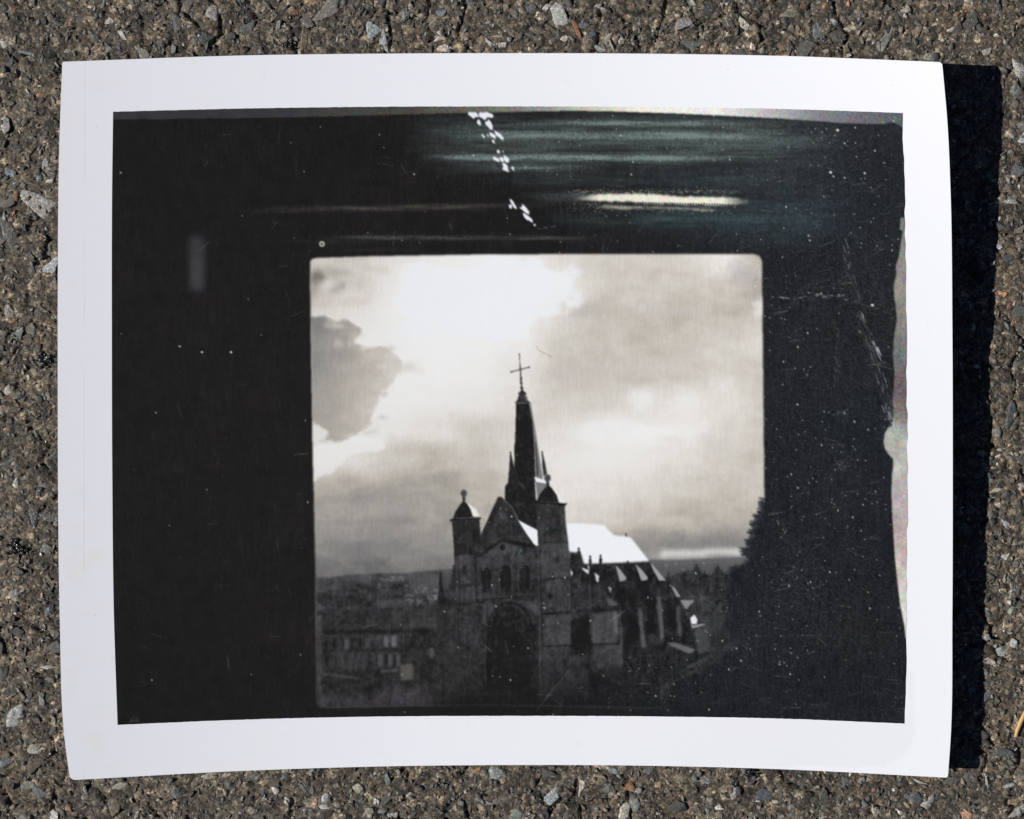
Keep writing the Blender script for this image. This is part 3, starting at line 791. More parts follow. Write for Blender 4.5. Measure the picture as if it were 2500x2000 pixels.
# far hills and town
HL = Z3((40,662),(150,662),(330,640),(500,632),(680,632),(860,615),(1000,605),(1060,600),(1060,1700),(40,1700))
poly(HL, 70, 2, 1, clip)
hn = fbm(XX, YY, 34, 120, 4, 0.6)
a, ys, xs = pmask(HL, 2)
rt = np.random.default_rng(5)
img[ys, xs] += ((hn[ys, xs] - 0.5) * 60 * a * clip[ys, xs])[..., None]
hn2 = fbm(XX, YY, 13, 121, 3, 0.6)
img[ys, xs] += ((hn2[ys, xs] - 0.5) * 34 * a * clip[ys, xs])[..., None]
for p in (Z3((120,705),(300,690),(470,720),(500,880),(120,900)), Z3((500,720),(600,690),(700,700),(760,780),(700,830),(520,840))):
    poly(p, 52, 8, 0.8, clip, warp=14, seed=31, wcell=22)
poly(Z3((680,660),(760,625),(870,640),(880,720),(760,720)), 74, 5, 0.6, clip, warp=8, seed=33)
for k in range(90):
    if k < 26: x, y = rt.uniform(420, 690), rt.normal(672, 9)
    else: x, y = rt.uniform(680, 930), rt.normal(800, 45)
    p = Z3((x, y))[0]
    disc(p[0], p[1], rt.uniform(1.5, 5), rt.uniform(1, 2.6), rt.uniform(95, 150), 1, 0.75, 8)
poly(Z3((60,900),(520,870),(930,845),(1000,1040),(560,1040),(60,1040)), 46, 4, 0.9, clip, warp=6, seed=35)
poly(Z3((700,870),(1000,845),(1010,1030),(700,1030)), 60, 5, 0.6, clip)
poly(Z3((60,1030),(1010,1030),(1050,1720),(60,1720)), 43, 6, 0.95, clip)
poly(Z3((110,1060),(660,1050),(660,1300),(110,1310)), 54, 4, 0.8, clip)
poly(Z3((100,1030),(900,1022),(900,1048),(100,1056)), 34, 2, 0.9, clip)
poly(Z3((110,1165),(660,1160),(660,1180),(110,1186)), 40, 2, 0.7, clip)
poly(Z3((520,900),(700,880),(700,1025),(520,1025)), 54, 3, 0.7, clip)
for q in range(9):
    x = 122 + q * 60
    poly(Z3((x,1086),(x+20,1086),(x+20,1152),(x,1152)), 34, 1, 0.75, clip)
    poly(Z3((x+6,1204),(x+26,1204),(x+26,1282),(x+6,1282)), 34, 1, 0.75, clip)
for q in range(60):
    p = Z3((rt.uniform(80, 700), rt.uniform(690, 880)))[0]; rr = rt.uniform(4, 13)
    disc(p[0], p[1] + 3, rr, rr * 0.8, 42, 3, 0.6, 9, clip=clip, warp=5, seed=q, wcell=8)
    disc(p[0] - 2, p[1] - 2, rr * 0.6, rr * 0.45, 74, 2, 0.35, 9, clip=clip, warp=4, seed=q + 3, wcell=7)
for x0, y0, x1, y1, c in ((260,1090,290,1160,84),(410,1085,442,1155,74),(540,1075,568,1150,108),(590,1072,626,1150,112),(485,1080,505,1150,62),(495,1200,530,1282,76),
                          (570,1198,592,1282,84),(628,1198,648,1282,78),(300,1200,330,1285,62),(340,1200,370,1285,58),(860,1155,895,1225,80),(245,1205,262,1285,62),(370,1205,385,1285,60)):
    poly(Z3((x0,y0),(x1,y0),(x1,y1),(x0,y1)), c, 2, 0.9, clip)
poly(Z3((660,1275),(735,1270),(745,1290),(742,1375),(660,1385),(652,1300)), (88, 87, 80), 2, 0.9, clip)
poly(Z3((515,1315),(640,1303),(640,1316),(520,1330)), 88, 2, 0.8, clip)
poly(Z3((100,1330),(360,1362),(360,1374),(100,1342)), 74, 2, 0.8, clip)
poly(Z3((400,1555),(560,1430),(920,1440),(915,1550),(700,1560)), (64, 61, 66), 6, 0.75, clip)
poly(Z3((90,1480),(400,1500),(400,1570),(90,1570)), 58, 6, 0.7, clip)
poly(Z3((62,930),(100,930),(104,1480),(140,1560),(90,1565),(70,1500)), 66, 3, 0.8, clip)
poly(Z3((60,925),(100,940),(90,960),(62,950)), 92, 2, 0.8, clip)

HRt = Z5((700,530),(820,535),(1000,540),(1200,530),(1400,520),(1520,512),(1700,500),(1700,800),(700,800))
poly(HRt, 100, 2, 1, clip)
poly(Z5((700,580),(1000,575),(1300,560),(1540,560),(1700,640),(1700,900),(700,900)), 84, 8, 0.9, clip)
poly(Z5((980,640),(1040,620),(1100,625),(1140,580),(1160,555),(1180,610),(1260,650),(1300,570),(1330,600),(1350,650),(1400,600),(1520,585),(1700,500),(1750,1700),(900,1700),(900,700)),
     45, 3, 0.95, clip, warp=10, seed=41, wcell=14)
for q in range(110):
    x, y = rt.uniform(980, 1420), rt.uniform(620, 960)
    p = Z5((x, y))[0]; rr = rt.uniform(3, 9)
    disc(p[0], p[1], rr * 0.8, rr * 1.2, rt.uniform(34, 72), 2, 0.55, 9, clip=clip, warp=4, seed=q, wcell=7)
for x, t in ((950,600),(1155,555),(1300,565),(1215,600),(1060,615)):
    poly(Z5((x,t),(x+14,t+50),(x+24,t+110),(x+36,t+190),(x-36,t+190),(x-24,t+110),(x-14,t+50)), 42, 1, 0.9, clip, warp=5, seed=x, wcell=6)

# church
D = 40
body = Z5((245,640),(265,480),(340,488),(360,562),(600,555),(820,550),(850,600),(940,690),(1000,760),(1040,860),(1100,960),(1150,1100),(1240,1200),(1100,1330),(900,1420),(900,1720),(-640,1720),(-660,1200),(-560,900),(0,640))
FAC = Z4((470,1080),(480,1200),(460,1210),(470,1330),(400,1470),(330,1480),(300,1590),(260,1800),(250,2800),(1900,2800),(1800,1300),(1690,1320),(1660,960),(1390,1000),(700,1000))
poly(body, 39, 2, 1, clip)
poly(FAC, 49, 2, 1, clip)
# snow bright nave roof
poly(Z5((236,283),(330,279),(500,292),(545,340),(575,366),(658,372),(692,382),(760,470),(820,546),(700,553),(600,556),(365,566),(345,500),(330,485),(245,480)), (238, 240, 243), 2, 1, clip)
poly(Z5((652,350),(664,350),(664,374),(652,374)), 70, 1, 1, clip)
for x, t, w in ((325,452,26),(405,508,20),(478,502,20),(668,545,12)):
    poly(Z5((x-3,t),(x+3,t),(x+5,t+22),(x+w*.55,t+30),(x+w*.5,t+90),(x+w,t+150),(x-w,t+150),(x-w*.5,t+90),(x-w*.55,t+30),(x-5,t+22)), 42, 1, 1, clip)
    p = Z5((x, t + 8))[0]; disc(p[0], p[1], 2.6, 2.6, 48, 1, 1)
for p, c in ((((582,572),(620,610),(658,662),(652,682),(613,690)),158), (((722,566),(765,605),(810,662),(802,680),(764,684)),160), (((826,556),(880,615),(938,684),(890,684),(850,612)),166),
             (((345,592),(395,610),(393,640),(352,606)),225), (((384,578),(398,580),(398,622)),200), (((436,628),(467,650),(463,694),(449,690)),215), (((263,596),(284,630),(270,655)),228),
             (((530,722),(556,738),(546,772)),165), (((975,722),(1000,738),(1038,796),(1012,796)),140), (((1040,824),(1136,824),(1077,882)),128), (((1110,948),(1135,924),(1156,960),(1150,987),(1117,987)),232),
             (((1116,1004),(1216,983),(1216,993),(1125,1014)),158), (((940,1120),(1000,1124),(1140,1170),(1100,1192)),92), (((1335,1182),(1410,1094),(1446,1182)),80),
             (((1140,1030),(1236,1012),(1242,1170),(1170,1200)),68), (((1160,940),(1340,930),(1335,1060),(1220,1070)),56), (((560,905),(592,905),(600,1055),(575,1055)),84),
             (((742,890),(768,890),(776,1010),(752,1010)),70), (((764,1060),(782,1060),(788,1155),(772,1155)),70), (((880,850),(900,850),(918,1110),(902,1110)),76), (((1010,868),(1032,868),(1046,1062),(1028,1062)),64),
             (((520,790),(545,800),(605,858),(540,850)),62), (((400,920),(540,905),(600,1060),(410,1110)),58), (((90,940),(250,930),(260,1100),(90,1130)),58), (((420,1150),(620,1130),(625,1290),(420,1290)),54),
             (((100,1180),(260,1160),(260,1300),(110,1310)),52), (((1075,1290),(1230,1215),(1225,1245),(1090,1305)),56)):
    poly(Z5(*p), c, 1 if c > 120 else 3, 0.95, clip)
poly(Z5((280,960),(340,940),(400,960),(405,1200),(270,1200)), 33, 4, 0.9, clip)
# spire, tower and its pinnacles
poly(Z4((1005,375),(1040,335),(1120,240),(1100,0),(1105,-80),(1290,-80),(1310,200),(1330,520),(1350,560),(1350,850),(1150,745),(1080,600),(1000,520)), 38, 1, 1, clip)
poly(Z1((1466,1105),(1560,1105),(1590,1250),(1604,1660),(1450,1660),(1458,1400)), 37, 1, 1, clip)
poly(Z1((1556,1105),(1570,1108),(1612,1360),(1655,1640),(1604,1645),(1596,1400),(1580,1220)), 122, 1, 1, clip)
poly(Z1((1596,1380),(1606,1380),(1626,1600),(1612,1640)), 62, 1, 0.9, clip)
poly(Z1((1457,1106),(1476,1080),(1487,1046),(1480,1038),(1502,1014),(1494,998),(1504,982),(1517,998),(1514,1014),(1541,1038),(1532,1047),(1545,1080),(1572,1106)), 48, 1, 1, clip)
poly(Z1((1520,1048),(1532,1048),(1548,1085),(1532,1090)), 110, 1, 0.8, clip)
poly(Z1((1480,1060),(1545,1060),(1548,1068),(1478,1068)), 70, 1, 0.6, clip)
for a_, b_, w in (((1489,760),(1494,840),1.6), ((1494,840),(1504,990),3.0), ((1428,887),(1562,852),2.2)):
    p, q = Z1(a_, b_); line(*p, *q, w, 58, 1, 1.0)
for x, y, r in ((1489,762,1.6),(1496,868,2.4),(1432,886,1.9),(1558,853,1.9),(1501,930,2.8),(1503,965,3.0),(1500,945,2.2)):
    p = Z1((x, y))[0]; disc(p[0], p[1], r, r, 50, 1, 1, 10)
poly(Z4((1058,18),(1066,18),(1090,130),(1125,260),(1120,350),(1034,350),(1050,150)), 40, 1, 1, clip)
poly(Z4((1391,14),(1399,14),(1424,120),(1448,250),(1410,270),(1396,150)), 44, 1, 1, clip)
for x, y in ((1062,20),(1395,16)):
    p = Z4((x, y))[0]; disc(p[0], p[1], 2, 2, 45, 1, 1, 8)
poly(Z4((1325,328),(1455,345),(1420,420),(1345,500)), 122, 1, 1, clip)
poly(Z4((1312,283),(1350,285),(1380,300),(1440,318),(1500,350),(1450,350),(1330,328)), (236, 237, 238), 1, 1, clip)
for x0, x1 in ((1080, 1120), (1160, 1210)):
    poly(Z4((x0,540),(x0,450),((x0+x1)/2,405),(x1,450),(x1,540)), 28, 1, 0.9, clip)
poly(Z4((1100,410),(1155,310),(1215,410),(1200,400),(1155,340),(1110,410)), 62, 1, 0.8, clip)
# gable
poly(Z4((930,490),(968,490),(1000,522),(1080,600),(1145,740),(1230,870),(1330,1003),(1390,1000),(1380,1110),(690,1170),(745,900),(760,870)), 50, 1, 1, clip)
poly(Z4((930,490),(968,490),(985,505),(850,800),(760,1000),(720,1060),(745,900)), 43, 1, 0.7, clip)
poly(Z4((1145,733),(1230,780),(1345,838),(1355,1000),(1322,1003),(1230,872)), (238, 240, 242), 1, 1, clip)
for k in range(46):
    an = rt.uniform(0, 6.28); rr = rt.uniform(0, 55) ; p = Z4((965 + rr * math.cos(an), 690 + rr * math.sin(an)))[0]
    disc(p[0], p[1], rt.uniform(1, 3), rt.uniform(1, 3), rt.uniform(40, 96), 1, 0.6, 7)
p, q, r2 = Z4((695,1135),(975,945),(1320,1015)); line(*p, *q, 9, 34, 1); line(*q, *r2, 9, 34, 1)
poly(Z4((760,1108),(975,968),(1215,1050),(1100,1085),(880,1095)), 74, 3, 0.8, clip)
p = Z4((980,1020))[0]; disc(p[0], p[1], 7.5, 8, 36, 1, 1)
poly(Z4((690,1150),(1380,1095),(1380,1125),(690,1185)), 33, 2, 0.8, clip)
poly(Z4((690,1190),(1390,1130),(1400,1200),(690,1260)), 60, 4, 0.6, clip)
# turrets
def turret(bx, by, br, neck, dome, light, corn, bod, bc):
    poly(Z4(*bod), bc, 1, 1, clip)
    poly(Z4(*corn), 36, 1, 1, clip)
    poly(Z4(*dome), 37, 1, 1, clip); poly(Z4(*light), (234, 233, 230), 1, 1, clip)
    poly(Z4(*neck), 44, 1, 1, clip)
    p = Z4((bx, by))[0]; disc(p[0], p[1], br * .2319, br * .2319 * 1.15, 76, 1, 1); disc(p[0] + 1, p[1] + 2, br * .15, br * .17, 58, 2, 0.7)
turret(1452, 290, 34, ((1440,325),(1465,325),(1475,375),(1435,375)),
       ((1455,358),(1400,420),(1358,480),(1335,535),(1575,550),(1555,470),(1505,400)),
       ((1480,368),(1545,432),(1590,480),(1640,555),(1575,548),(1548,465)),
       ((1290,522),(1330,528),(1570,545),(1660,556),(1640,582),(1625,592),(1310,562)),
       ((1325,560),(1632,585),(1640,770),(1668,960),(1695,1320),(1420,1345),(1390,1000),(1355,1000),(1345,830)), 50)
poly(Z4((1590,592),(1630,592),(1645,800),(1664,958),(1600,955)), 62, 2, 0.8, clip)
poly(Z4((1400,955),(1668,958),(1668,972),(1400,985)), 34, 1, 0.9, clip)
poly(Z4((1545,1120),(1575,1120),(1580,1190),(1545,1190)), 30, 1, 0.9, clip)
turret(570, 450, 32, ((560,480),(582,480),(590,510),(585,530),(555,530),(552,510)),
       ((570,520),(520,585),(478,650),(455,718),(670,705),(648,625),(605,560)),
       ((588,520),(600,545),(660,592),(698,615),(738,690),(668,690),(640,610)),
       ((415,736),(450,716),(480,715),(762,703),(738,732),(440,752)),
       ((445,748),(735,728),(750,900),(742,1085),(640,1095),(640,1440),(500,1440),(470,1090)), 42)
poly(Z4((480,1095),(600,1092),(610,1250),(500,1260)), 62, 3, 0.6, clip)
poly(Z4((465,1085),(720,1075),(720,1100),(468,1105)), 32, 1, 0.8, clip)
poly(Z4((455,1210),(470,1205),(485,1330),(450,1330)), 42, 1, 1, clip)
poly(Z4((316,1290),(334,1290),(342,1400),(370,1500),(390,1620),(296,1620),(305,1480)), 40, 1, 1, clip)
p = Z4((325, 1295))[0]; disc(p[0], p[1], 3.6, 3.6, 42, 1, 1)
poly(Z4((255,1460),(300,1460),(300,1485),(260,1480)), 120, 1, 0.8, clip)
# triple window, gallery, portal
for x0, x1, y0 in ((752, 862, 1245), (950, 1072, 1215), (1152, 1272, 1215)):
    n = 9; xm = (x0 + x1) / 2; rr = (x1 - x0) / 2
    arc = [(xm - rr * math.cos(t), y0 + rr * (1 - math.sin(t))) for t in np.linspace(0, math.pi, n)]
    poly(Z4(*(arc + [(x1 + 8, 1480), (x0 - 8, 1490)])), 30, 2, 0.95, clip)
for x in range(760, 1320, 22):
    p, q = Z4((x, 1500), (x + 6, 1545)); line(*p, *q, 1.6, 66, 1, 0.7)
p, q = Z4((700,1560),(1330,1515)); line(*p, *q, 2.5, 60, 1, 0.8)
arc = [(1425 - 190 * math.cos(t), 1040 - 195 * math.sin(t)) for t in np.linspace(0, math.pi, 14)]
poly(Z3(*(arc + [(1625,1560),(1235,1560)])), 35, 5, 0.8, clip)
poly(Z3((1490,855),(1600,845),(1620,920),(1560,890)), 60, 4, 0.7, clip)
for p, c in ((((1670,670),(1790,665),(1800,830),(1680,830)),58), (((1100,985),(1190,980),(1200,1060),(1120,1070)),58), (((1030,740),(1180,730),(1190,850),(1040,850)),56),
             (((1680,930),(1800,930),(1800,1050),(1690,1070)),54), (((1640,1150),(1800,1120),(1800,1300),(1640,1300)),50), (((930,1050),(1010,1050),(1015,1240),(940,1240)),46)):
    poly(Z3(*p), c, 6, 0.7, clip, warp=6, seed=51)
poly(Z4((1430,1345),(1690,1320),(1690,1345),(1430,1370)), 32, 2, 0.8, clip)
ZF = tr(1000, 1100, 710 / 1856)
for p, c, sf in ((((310,670),(392,665),(395,860),(315,865)),70,3), (((835,600),(1008,585),(1020,805),(840,815)),66,3), (((420,690),(800,655),(805,715),(420,740)),60,4),
             (((470,985),(560,980),(505,1060),(470,1110)),66,4), (((715,975),(805,960),(815,1060),(770,1010)),70,4), (((865,1065),(1015,1050),(1020,1270),(870,1290)),66,4),
             (((1160,1045),(1330,1030),(1335,1225),(1165,1235)),68,4), (((840,1280),(1000,1265),(1000,1410),(845,1420)),57,5), (((1170,1250),(1345,1240),(1345,1390),(1175,1400)),58,5),
             (((1298,1030),(1322,1030),(1330,1170),(1308,1170)),100,2), (((1345,1120),(1362,1120),(1366,1380),(1350,1380)),66,2), (((1458,1005),(1480,1005),(1502,1255),(1482,1255)),82,2),
             (((1580,935),(1600,935),(1622,1195),(1604,1195)),92,2), (((1706,990),(1724,990),(1736,1180),(1718,1180)),74,2), (((1255,945),(1290,955),(1335,990),(1270,985)),84,2), (((1640,1235),(1700,1240),(1818,1278),(1780,1290)),98,2),
             (((300,880),(470,860),(480,960),(300,980)),58,5), (((310,1080),(420,1075),(425,1230),(320,1230)),56,5), (((870,830),(1000,825),(1005,1010),(875,1020)),60,5), (((1050,860),(1240,850),(1245,1000),(1055,1010)),52,5)):
    poly(ZF(*p), c, sf, 0.85, clip)
for p in (((1040,1070),(1095,1050),(1150,1075),(1158,1262),(1035,1262)), ((935,672),(956,672),(958,716),(936,716)), ((885,905),(908,905),(908,955),(885,955)), ((1395,880),(1440,880),(1445,990),(1400,990)),
          ((1500,900),(1560,900),(1570,1150),(1520,1150)), ((1630,960),(1690,960),(1702,1150),(1650,1150)), ((1380,1040),(1440,1040),(1460,1240),(1395,1240)), ((340,730),(360,730),(362,790),(342,790))):
    poly(ZF(*p), 29, 3, 0.85, clip)
for x0, x1, y0 in ((752, 862, 1245), (950, 1072, 1215), (1152, 1272, 1215)):
    xm = (x0 + x1) / 2; rr = (x1 - x0) / 2
    for g_, c in ((12, 66), (0, 29)):
        arc = [(xm - (rr + g_) * math.cos(t), y0 + rr - (rr + g_) * 1.15 * math.sin(t)) for t in np.linspace(0, math.pi, 12)]
        poly(Z4(*(arc + [(x1 + g_, 1475), (x0 - g_, 1485)])), c, 1, 0.85, clip)
    p, q = Z4((xm, y0 + 10), (xm, 1475)); line(*p, *q, 2.2, 52, 1, 0.7)
for x, t, b in ((300,690,980),(405,720,960),(820,600,1010),(1020,820,1240),(1150,850,1030),(1345,980,1400),(480,985,1500),(830,1030,1500)):   # buttress edges
    p, q, r3 = ZF((x, t), (x + 6, b), (x + 16, b)); line(*p, *q, 3, 74, 1, 0.55); line(p[0] + 5, p[1], q[0] + 5, q[1], 3, 32, 1, 0.6)
for x, t in ((255,985),(430,930),(845,1000),(1060,985),(1240,960),(1420,830),(1540,850),(1660,900)):                  # small pinnacles
    poly(ZF((x,t-46),(x+6,t-20),(x+9,t+30),(x-9,t+30),(x-6,t-20)), 36, 1, 0.8, clip)
    poly(ZF((x+4,t-20),(x+9,t+28),(x+4,t+28)), 78, 1, 0.5, clip)
for (x0, y0, x1, y1, w, c) in ((830,822,1022,812,3,30),(300,862,820,830,3,34),(420,955,820,925,3,36),(840,1045,1340,1010,3,32),(850,1250,1340,1232,3,32),(290,985,480,965,3,36),(1240,1000,1400,985,3,34)):
    p, q = ZF((x0, y0), (x1, y1)); line(*p, *q, w, c, 1, 0.85)
for rr, c in ((178, 58), (160, 36), (140, 50), (118, 34), (95, 44)):          # stepped arches of the portal
    a1 = [(640 + rr * 0.86 * math.cos(q), 1130 - rr * math.sin(q)) for q in np.linspace(0.02, math.pi - 0.02, 18)]
    pts_ = ZF(*a1)
    for p, q in zip(pts_[:-1], pts_[1:]): line(*p, *q, 4, c, 1, 0.75)
poly(ZF((530,1130),(750,1130),(760,1500),(520,1500)), 33, 8, 0.7, clip)
for q in range(420):                                                         # masonry: courses of uneven blocks
    x = rt.uniform(290, 1500); y = 600 + 14 * int(rt.uniform(0, 56)) - (x - 640) * 0.045
    p = ZF((x, y), (x + rt.uniform(10, 34), y), (x + 30, y + 11), (x, y + 11))
    if img[min(int(p[0][1] - OY), RH - 1), int(p[0][0] - OX)].mean() < 44: continue
    if img[min(int(p[0][1] - OY), RH - 1), int(p[0][0] - OX)].mean() > 90: continue
    poly(p, float(rt.choice([40, 46, 62, 70, 78])), 1, 0.4, clip)
# stone mottling on everything dark in the picture, sinking into black at the foot
lum = img.mean(-1)
darkm = np.clip((85 - lum) / 25, 0, 1) * clip
mt = fbm(XX, YY, 22, 131, 4, 0.65) - 0.5
img += (darkm * mt * 30)[..., None]
img += (darkm * (fbm(XX, YY, 7, 135, 2) - 0.5) * 26)[..., None]
vt = vnoise(XX * 2.2, YY * 0.6, 12, 133) - 0.5
img += (darkm * vt * 8)[..., None]
img += (darkm * np.clip((lum - 47) * 0.28, -6, 14))[..., None]
sink = np.clip((YY - 1580) / 170, 0, 1) * np.clip((XX - 1000) / 120, 0, 1) * clip
img += (img0 - img) * (sink * 0.6)[..., None]
foot = np.clip((YY - 1690) / 30, 0, 1) * np.clip((XX - 1020) / 90, 0, 1) * clip
img += (img0 - img) * foot[..., None]
# conifer at the right that runs into the dark border
tree = [(1625,110),(1612,140),(1622,165),(1600,205),(1612,225),(1575,232),(1590,262),(1556,285),(1568,320),(1540,345),(1552,372),(1518,405),(1535,425),(1528,455),(1475,462),(1515,488),(1490,500),
        (1525,520),(1515,560),(1420,590),(1380,640),(1390,720),(1350,800),(1400,900),(1350,1000),(1420,1090),(1300,1250),(1000,1400),(900,1560),(850,1740),(1760,1740),(1760,110)]
a, ys, xs = pmask(Z5(*tree), 2, warp=7, seed=61, wcell=9)
img[ys, xs] += (img0[ys, xs] - img[ys, xs]) * a[..., None]
for p, c in ((((975,722),(1000,738),(1040,800),(1010,796)),150), (((1040,822),(1138,822),(1077,884)),138), (((1110,948),(1135,922),(1158,960),(1150,988),(1116,988)),232), (((1114,1003),(1218,982),(1218,994),(1125,1016)),165),
             (((940,1118),(1000,1122),(1145,1170),(1100,1194)),104), (((1140,1030),(1236,1012),(1242,1170),(1170,1200)),72), (((1165,940),(1335,932),(1330,1000),(1225,1010)),60), (((1075,1290),(1230,1215),(1225,1245),(1090,1305)),64)):
    poly(Z5(*p), c, 1, 0.85, clip)
ed = Z5(*tree[:26])
for q in range(420):
    k_ = rt.integers(0, len(ed) - 1); t_ = rt.random()
    x = ed[k_][0] * (1 - t_) + ed[k_ + 1][0] * t_; y = ed[k_][1] * (1 - t_) + ed[k_ + 1][1] * t_
    L = rt.uniform(4, 15); an = rt.uniform(2.5, 3.9)
    line(x + 5, y, x + L * math.cos(an), y + L * math.sin(an) * 0.8, rt.uniform(1.2, 2.6), (36, 38, 42), 1, rt.uniform(0.4, 0.85))
poly(Z5((1335,1182),(1410,1094),(1446,1182)), 74, 3, 0.7, clip)
BRK = clip * np.clip((XX - 1690) / 160, 0, 1) * np.clip((YY - 1480) / 80, 0, 1)
img += (img0 - img) * np.clip(BRK * 1.2, 0, 1)[..., None]

sg = np.maximum(rng.normal(0, 1, (RH, RW)).astype(np.float32) - 0.5, 0)  # silver-grain glints painted into the dark areas, stronger toward the right
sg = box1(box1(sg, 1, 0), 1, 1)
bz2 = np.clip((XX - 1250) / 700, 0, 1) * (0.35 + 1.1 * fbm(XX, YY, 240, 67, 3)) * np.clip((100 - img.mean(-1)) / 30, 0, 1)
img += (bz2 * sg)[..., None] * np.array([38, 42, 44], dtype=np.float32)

# film grain and the fine upright tooth of the paper
gr = rng.normal(0, 1, (RH, RW)).astype(np.float32)
gr = blur(gr, 1) * 3.0
tooth = (vnoise(XX, YY * 0.10, 2.6, 141) - 0.5)
lum = img.mean(-1)
amp = np.where(lum > 225, 0.5, np.where(lum > 100, 2.6, 2.6))
img += ((gr * 0.9 + tooth * 3.2) * amp)[..., None]

# where the dark coating stops short: silvered strips, bare chips, undeveloped streak
colr = rng.normal(0, 1, (RH, RW, 3)).astype(np.float32)
colr = blur(colr, 1) * 3
def fill_tex(mask, ys, xs, base, gain):
    img[ys, xs] += ((base + colr[ys, xs] * gain) - img[ys, xs]) * mask[..., None]

label = np.zeros((RH, RW), dtype=np.int16)          # 0 dark border, 1 picture, 2.. small parts
label[clip > 0.5] = 1
PARTS = []
TOPS = [(262,250),(2240,250),(2240,320)] + [(2203,310),(2190,303),(2180,299),(2168,300),(2158,303),(2130,303),(2050,300),(1990,295),(1900,289),(1800,284),(1650,277),(1500,272),(1400,270.5),(1300,272),
        (1200,274.5),(1100,276),(950,280),(800,284),(600,288),(400,290),(262,291)]
a, ys, xs = pmask(TOPS, 1)
xk = XX[ys, xs]
tb = np.stack([np.interp(xk, [270, 700, 1000, 1150, 1300, 1420, 1550, 1750, 1900, 2000, 2100, 2210], v) for v in
               ([50, 52, 70, 100, 136, 190, 236, 232, 168, 122, 98, 84], [48, 52, 70, 98, 140, 190, 235, 230, 168, 124, 101, 88], [50, 54, 66, 88, 130, 174, 220, 226, 170, 128, 106, 92])], -1)
fill_tex(a, ys, xs, tb, 15 * np.clip((xk - 400) / 700, 0.15, 1)[..., None])
label[ys, xs] = np.where(a > 0.5, 2, label[ys, xs]); PARTS.append(('silver_edge', 'silvered strip along the top of the dark image', 2))
RS = ZR((572,190),(590,188),(620,188),(620,1700),(591,1665),(586,1620),(572,1550),(560,1450),(553,1380),(548,1300),(543,1220),(541,1150),(543,1090),(547,1060),(546,1035),(532,1022),(518,1000),(513,975),
        (518,945),(530,925),(545,920),(548,880),(545,830),(550,780),(551,720),(547,680),(548,630),(553,590),(560,545),(556,500),(549,460),(550,420),(558,390),(557,355),(566,330),(572,290),(578,250),(580,235),(570,230))
a, ys, xs = pmask(RS, 1)
yk = YY[ys, xs]
ky = [530, 600, 700, 800, 860, 900, 950, 1000, 1060, 1110, 1180, 1240, 1290, 1340, 1400, 1480, 1560]
rb = np.stack([np.interp(yk, ky, v) for v in
               ([104, 132, 142, 130, 104, 108, 110, 118, 168, 184, 178, 186, 190, 198, 208, 220, 226], [116, 130, 132, 126, 116, 92, 84, 100, 172, 180, 168, 160, 152, 168, 190, 214, 224], [114, 120, 120, 112, 114, 98, 92, 100, 164, 172, 164, 166, 156, 160, 176, 204, 218])], -1)
rb = rb * 0.45 + rb.mean(-1, keepdims=True) * np.array([1.0, 1.0, 0.97]) * 0.55
rb *= (0.86 + 0.28 * fbm(XX[ys, xs], YY[ys, xs], 30, 71, 3))[..., None]
fill_tex(a, ys, xs, rb, 15)
label[ys, xs] = np.where(a > 0.5, 3, label[ys, xs]); PARTS.append(('silver_edge', 'ragged iridescent strip down the right of the dark image', 3))
ST1 = ZT((1070,616),(1110,604),(1180,597),(1260,591),(1400,590),(1500,594),(1620,602),(1700,604),(1800,606),(1900,607),(1955,613),(1990,624),(2004,634),(1970,642),(1900,650),(1800,647),(1700,646),(1600,642),(1500,640),
         (1400,634),(1300,628),(1200,626),(1120,622))
ST2 = ZT((1165,655),(1250,648),(1330,653),(1400,657),(1500,660),(1600,661),(1720,667),(1835,675),(1800,680),(1700,673),(1550,666),(1400,665),(1330,671),(1250,664),(1190,660))
for st, lb, c in ((ST1, 4, (234, 230, 212)), (ST2, 5, (216, 212, 190))):
    a, ys, xs = pmask(st, 2, warp=3.5, seed=3, wcell=6)
    a = a * (1.0 if lb == 4 else 0.72) * np.clip(np.minimum(XX[ys, xs] - st[0][0] + 4, 1832 - XX[ys, xs]) / 70, 0.25, 1)
    fill_tex(a, ys, xs, np.array(c, dtype=np.float32), 13)
    label[ys, xs] = np.where(a > 0.3, lb, label[ys, xs])
    PARTS.append(('bare_streak', 'cream streak where the dark coating is missing', lb))
rs = np.random.default_rng(17)
for k in range(900):                                     # broken speckle round the streak
    t = rs.random(); x = 1080 + 850 * rs.random() + rs.normal(0, 30); up = rs.random() < 0.5
    p = ZT((x, (578 + rs.normal(0, 8)) if up else 655 + rs.normal(0, 14) + (x - 1080) * 0.02))[0]
    c = rs.choice([0, 1, 2]); cc = [(170, 175, 160), (120, 160, 145), (190, 160, 150)][c]
    disc(p[0], p[1], rs.uniform(0.7, 2.2), rs.uniform(0.6, 1.3), cc, 0, rs.uniform(0.25, 0.75), 6)
for k in range(46):                                      # toothed lower rim of the streak
    p = ZT((1290 + k * 14, 634 + k * 0.28 + rs.normal(0, 1)))[0]
    disc(p[0], p[1], 2.1, 2.4, 45, 0, 0.85, 6)
